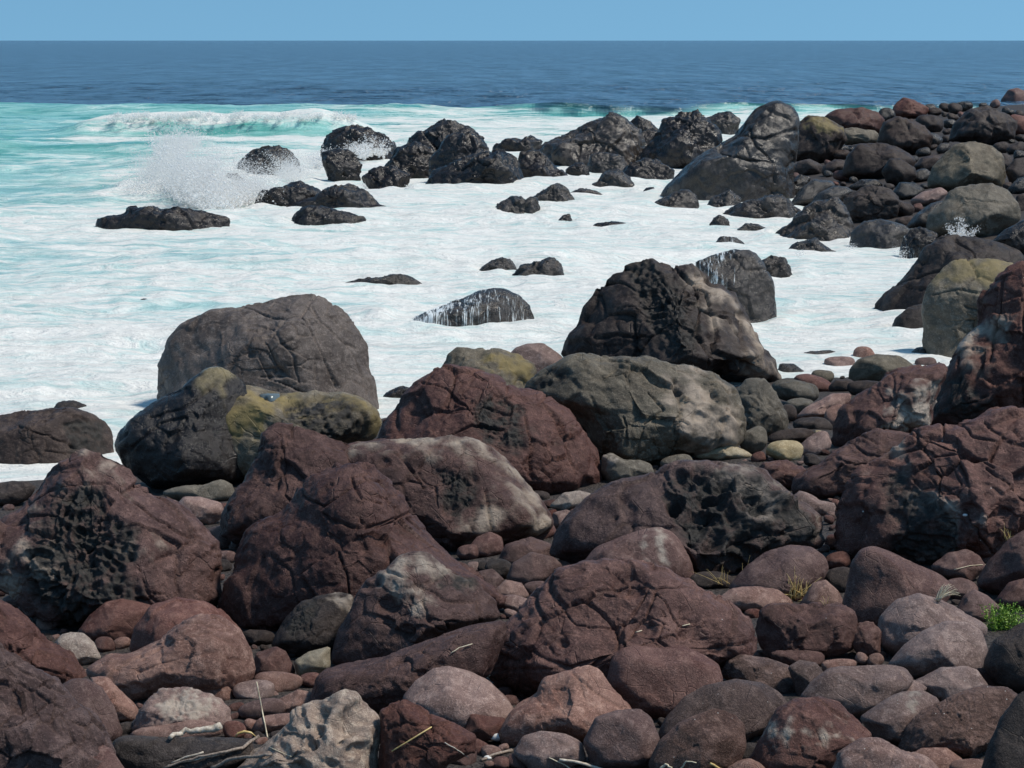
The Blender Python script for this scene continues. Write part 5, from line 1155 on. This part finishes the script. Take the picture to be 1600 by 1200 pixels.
for i in range(34):
    a = gr.normal(0, 1); foot = (1243 + gr.normal(0, 8), 935 + gr.normal(0, 4)); L = gr.uniform(22, 46)
    ang = math.radians(90 - 34 * a + 6); bl.append((foot, (foot[0] + math.cos(ang) * L * 1.1, foot[1] - math.sin(ang) * L)))
tuft('grass_tuft', 'dry yellow grass tuft between brown boulder and red-brown block', 'grass', bl, STRAW)
bl = [((1130 + gr.normal(0, 5), 912 + gr.normal(0, 2)), (1125 + gr.normal(0, 16), 892 + gr.normal(0, 5))) for _ in range(12)] + [((1164, 905), (1172, 868)), ((1166, 905), (1180, 874)), ((1160, 905), (1160, 880))]
tuft('grass_tuft', 'sparse dry grass left of the smooth brown boulder', 'grass', bl, STRAW, .003)
bl = [((1573 + gr.normal(0, 3), 842 + gr.normal(0, 2)), (1572 + gr.normal(0, 9), 828 + gr.normal(0, 6))) for _ in range(9)]
tuft('grass_tuft', 'small dry grass tuft on the slope near the right edge', 'grass', bl, STRAW, .004)
bl = [((1290, 945), (1283, 932)), ((1292, 946), (1296, 933)), ((1288, 946), (1279, 938))]
tuft('grass_tuft', 'few curled dry blades on the rounded cobble right of the grass', 'grass', bl, STRAW, .003)
bl = [((1466 + gr.normal(0, 1.5), 938 + gr.normal(0, 1)), (1470 + 32 * k / 17, 918 - 6 * math.sin(k / 17 * 3.1) + 14 * (k / 17) ** 3 + gr.normal(0, 1.5))) for k in range(18)]
tuft('palm_fibre', 'frayed fan of dry palm fibre on the notched boulder', 'palm fibre', bl, FIBRE, .007, .02)
c, _, _ = surf(385, 1150)
bl = [((368, 1156), (402, 1150))]
P = lie([(367, 1152), (372, 1146), (382, 1143), (392, 1145), (400, 1151)], .008)
tag(tube('dry_leaf', P, [.003, .009, .011, .009, .003], STRAW, sides=6), 'curled yellow dry leaf above the twig pile', 'leaf')

# green succulent: stems and many small leaves
c, _, _ = surf(1570, 985); t0 = (c - Vector(CAMP)).dot(Vector(FWD)) + .05
c = Vector(CAMP + ray(1572, 1005) * (t0 + .02))
root = bpy.data.objects.new('green_plant', None); COL.objects.link(root); root.location = c
tag(root, 'bright green leafy plant between the boulders at the right edge', 'plant')
mp = t0 / FPX; tips = []
for i in range(70):
    fx = gr.uniform(-26, 30); foot = np.array([1564 + fx * .7, 998 + gr.normal(0, 5)])
    tip = np.array([1568 + fx * 1.15 + gr.normal(0, 5), 0]); prof = 938 + 10 * abs((tip[0] - 1560) / 40) ** 2
    tip[1] = gr.uniform(prof, prof + 34)
    dz = gr.normal(0, .05)
    tips.append((CAMP + ray(*foot) * (t0 + dz * .5), CAMP + ray(*tip) * (t0 - .06 + dz)))
for i, (a, b_) in enumerate(tips[:14]): tube('stem', [a, (a + b_) / 2 + gr.normal(0, .006, 3), b_], [.003, .0025, .0015], LEAF, parent=root, sides=5)
V, F = [], []
for a, b_ in tips:
    for k in range(42):
        f = gr.random() ** .7; p = a + (b_ - a) * f + gr.normal(0, .012, 3) - np.array(c)
        d = (b_ - a) / np.linalg.norm(b_ - a) * .6 + gr.normal(0, .6, 3); d /= np.linalg.norm(d); s_ = np.cross(d, gr.normal(size=3)); s_ /= np.linalg.norm(s_)
        L = gr.uniform(.014, .028); n0 = np.cross(d, s_) * L * .12; i0 = len(V)
        V += [p, p + d * L * .5 + s_ * L * .24 + n0, p + d * L, p + d * L * .5 - s_ * L * .24 + n0]; F.append([i0, i0 + 1, i0 + 2, i0 + 3])
fo = link('foliage', mesh_np('foliage', np.array(V), quads=np.array(F), smooth=False), LEAF, parent=root); fo['kind'] = 'stuff'
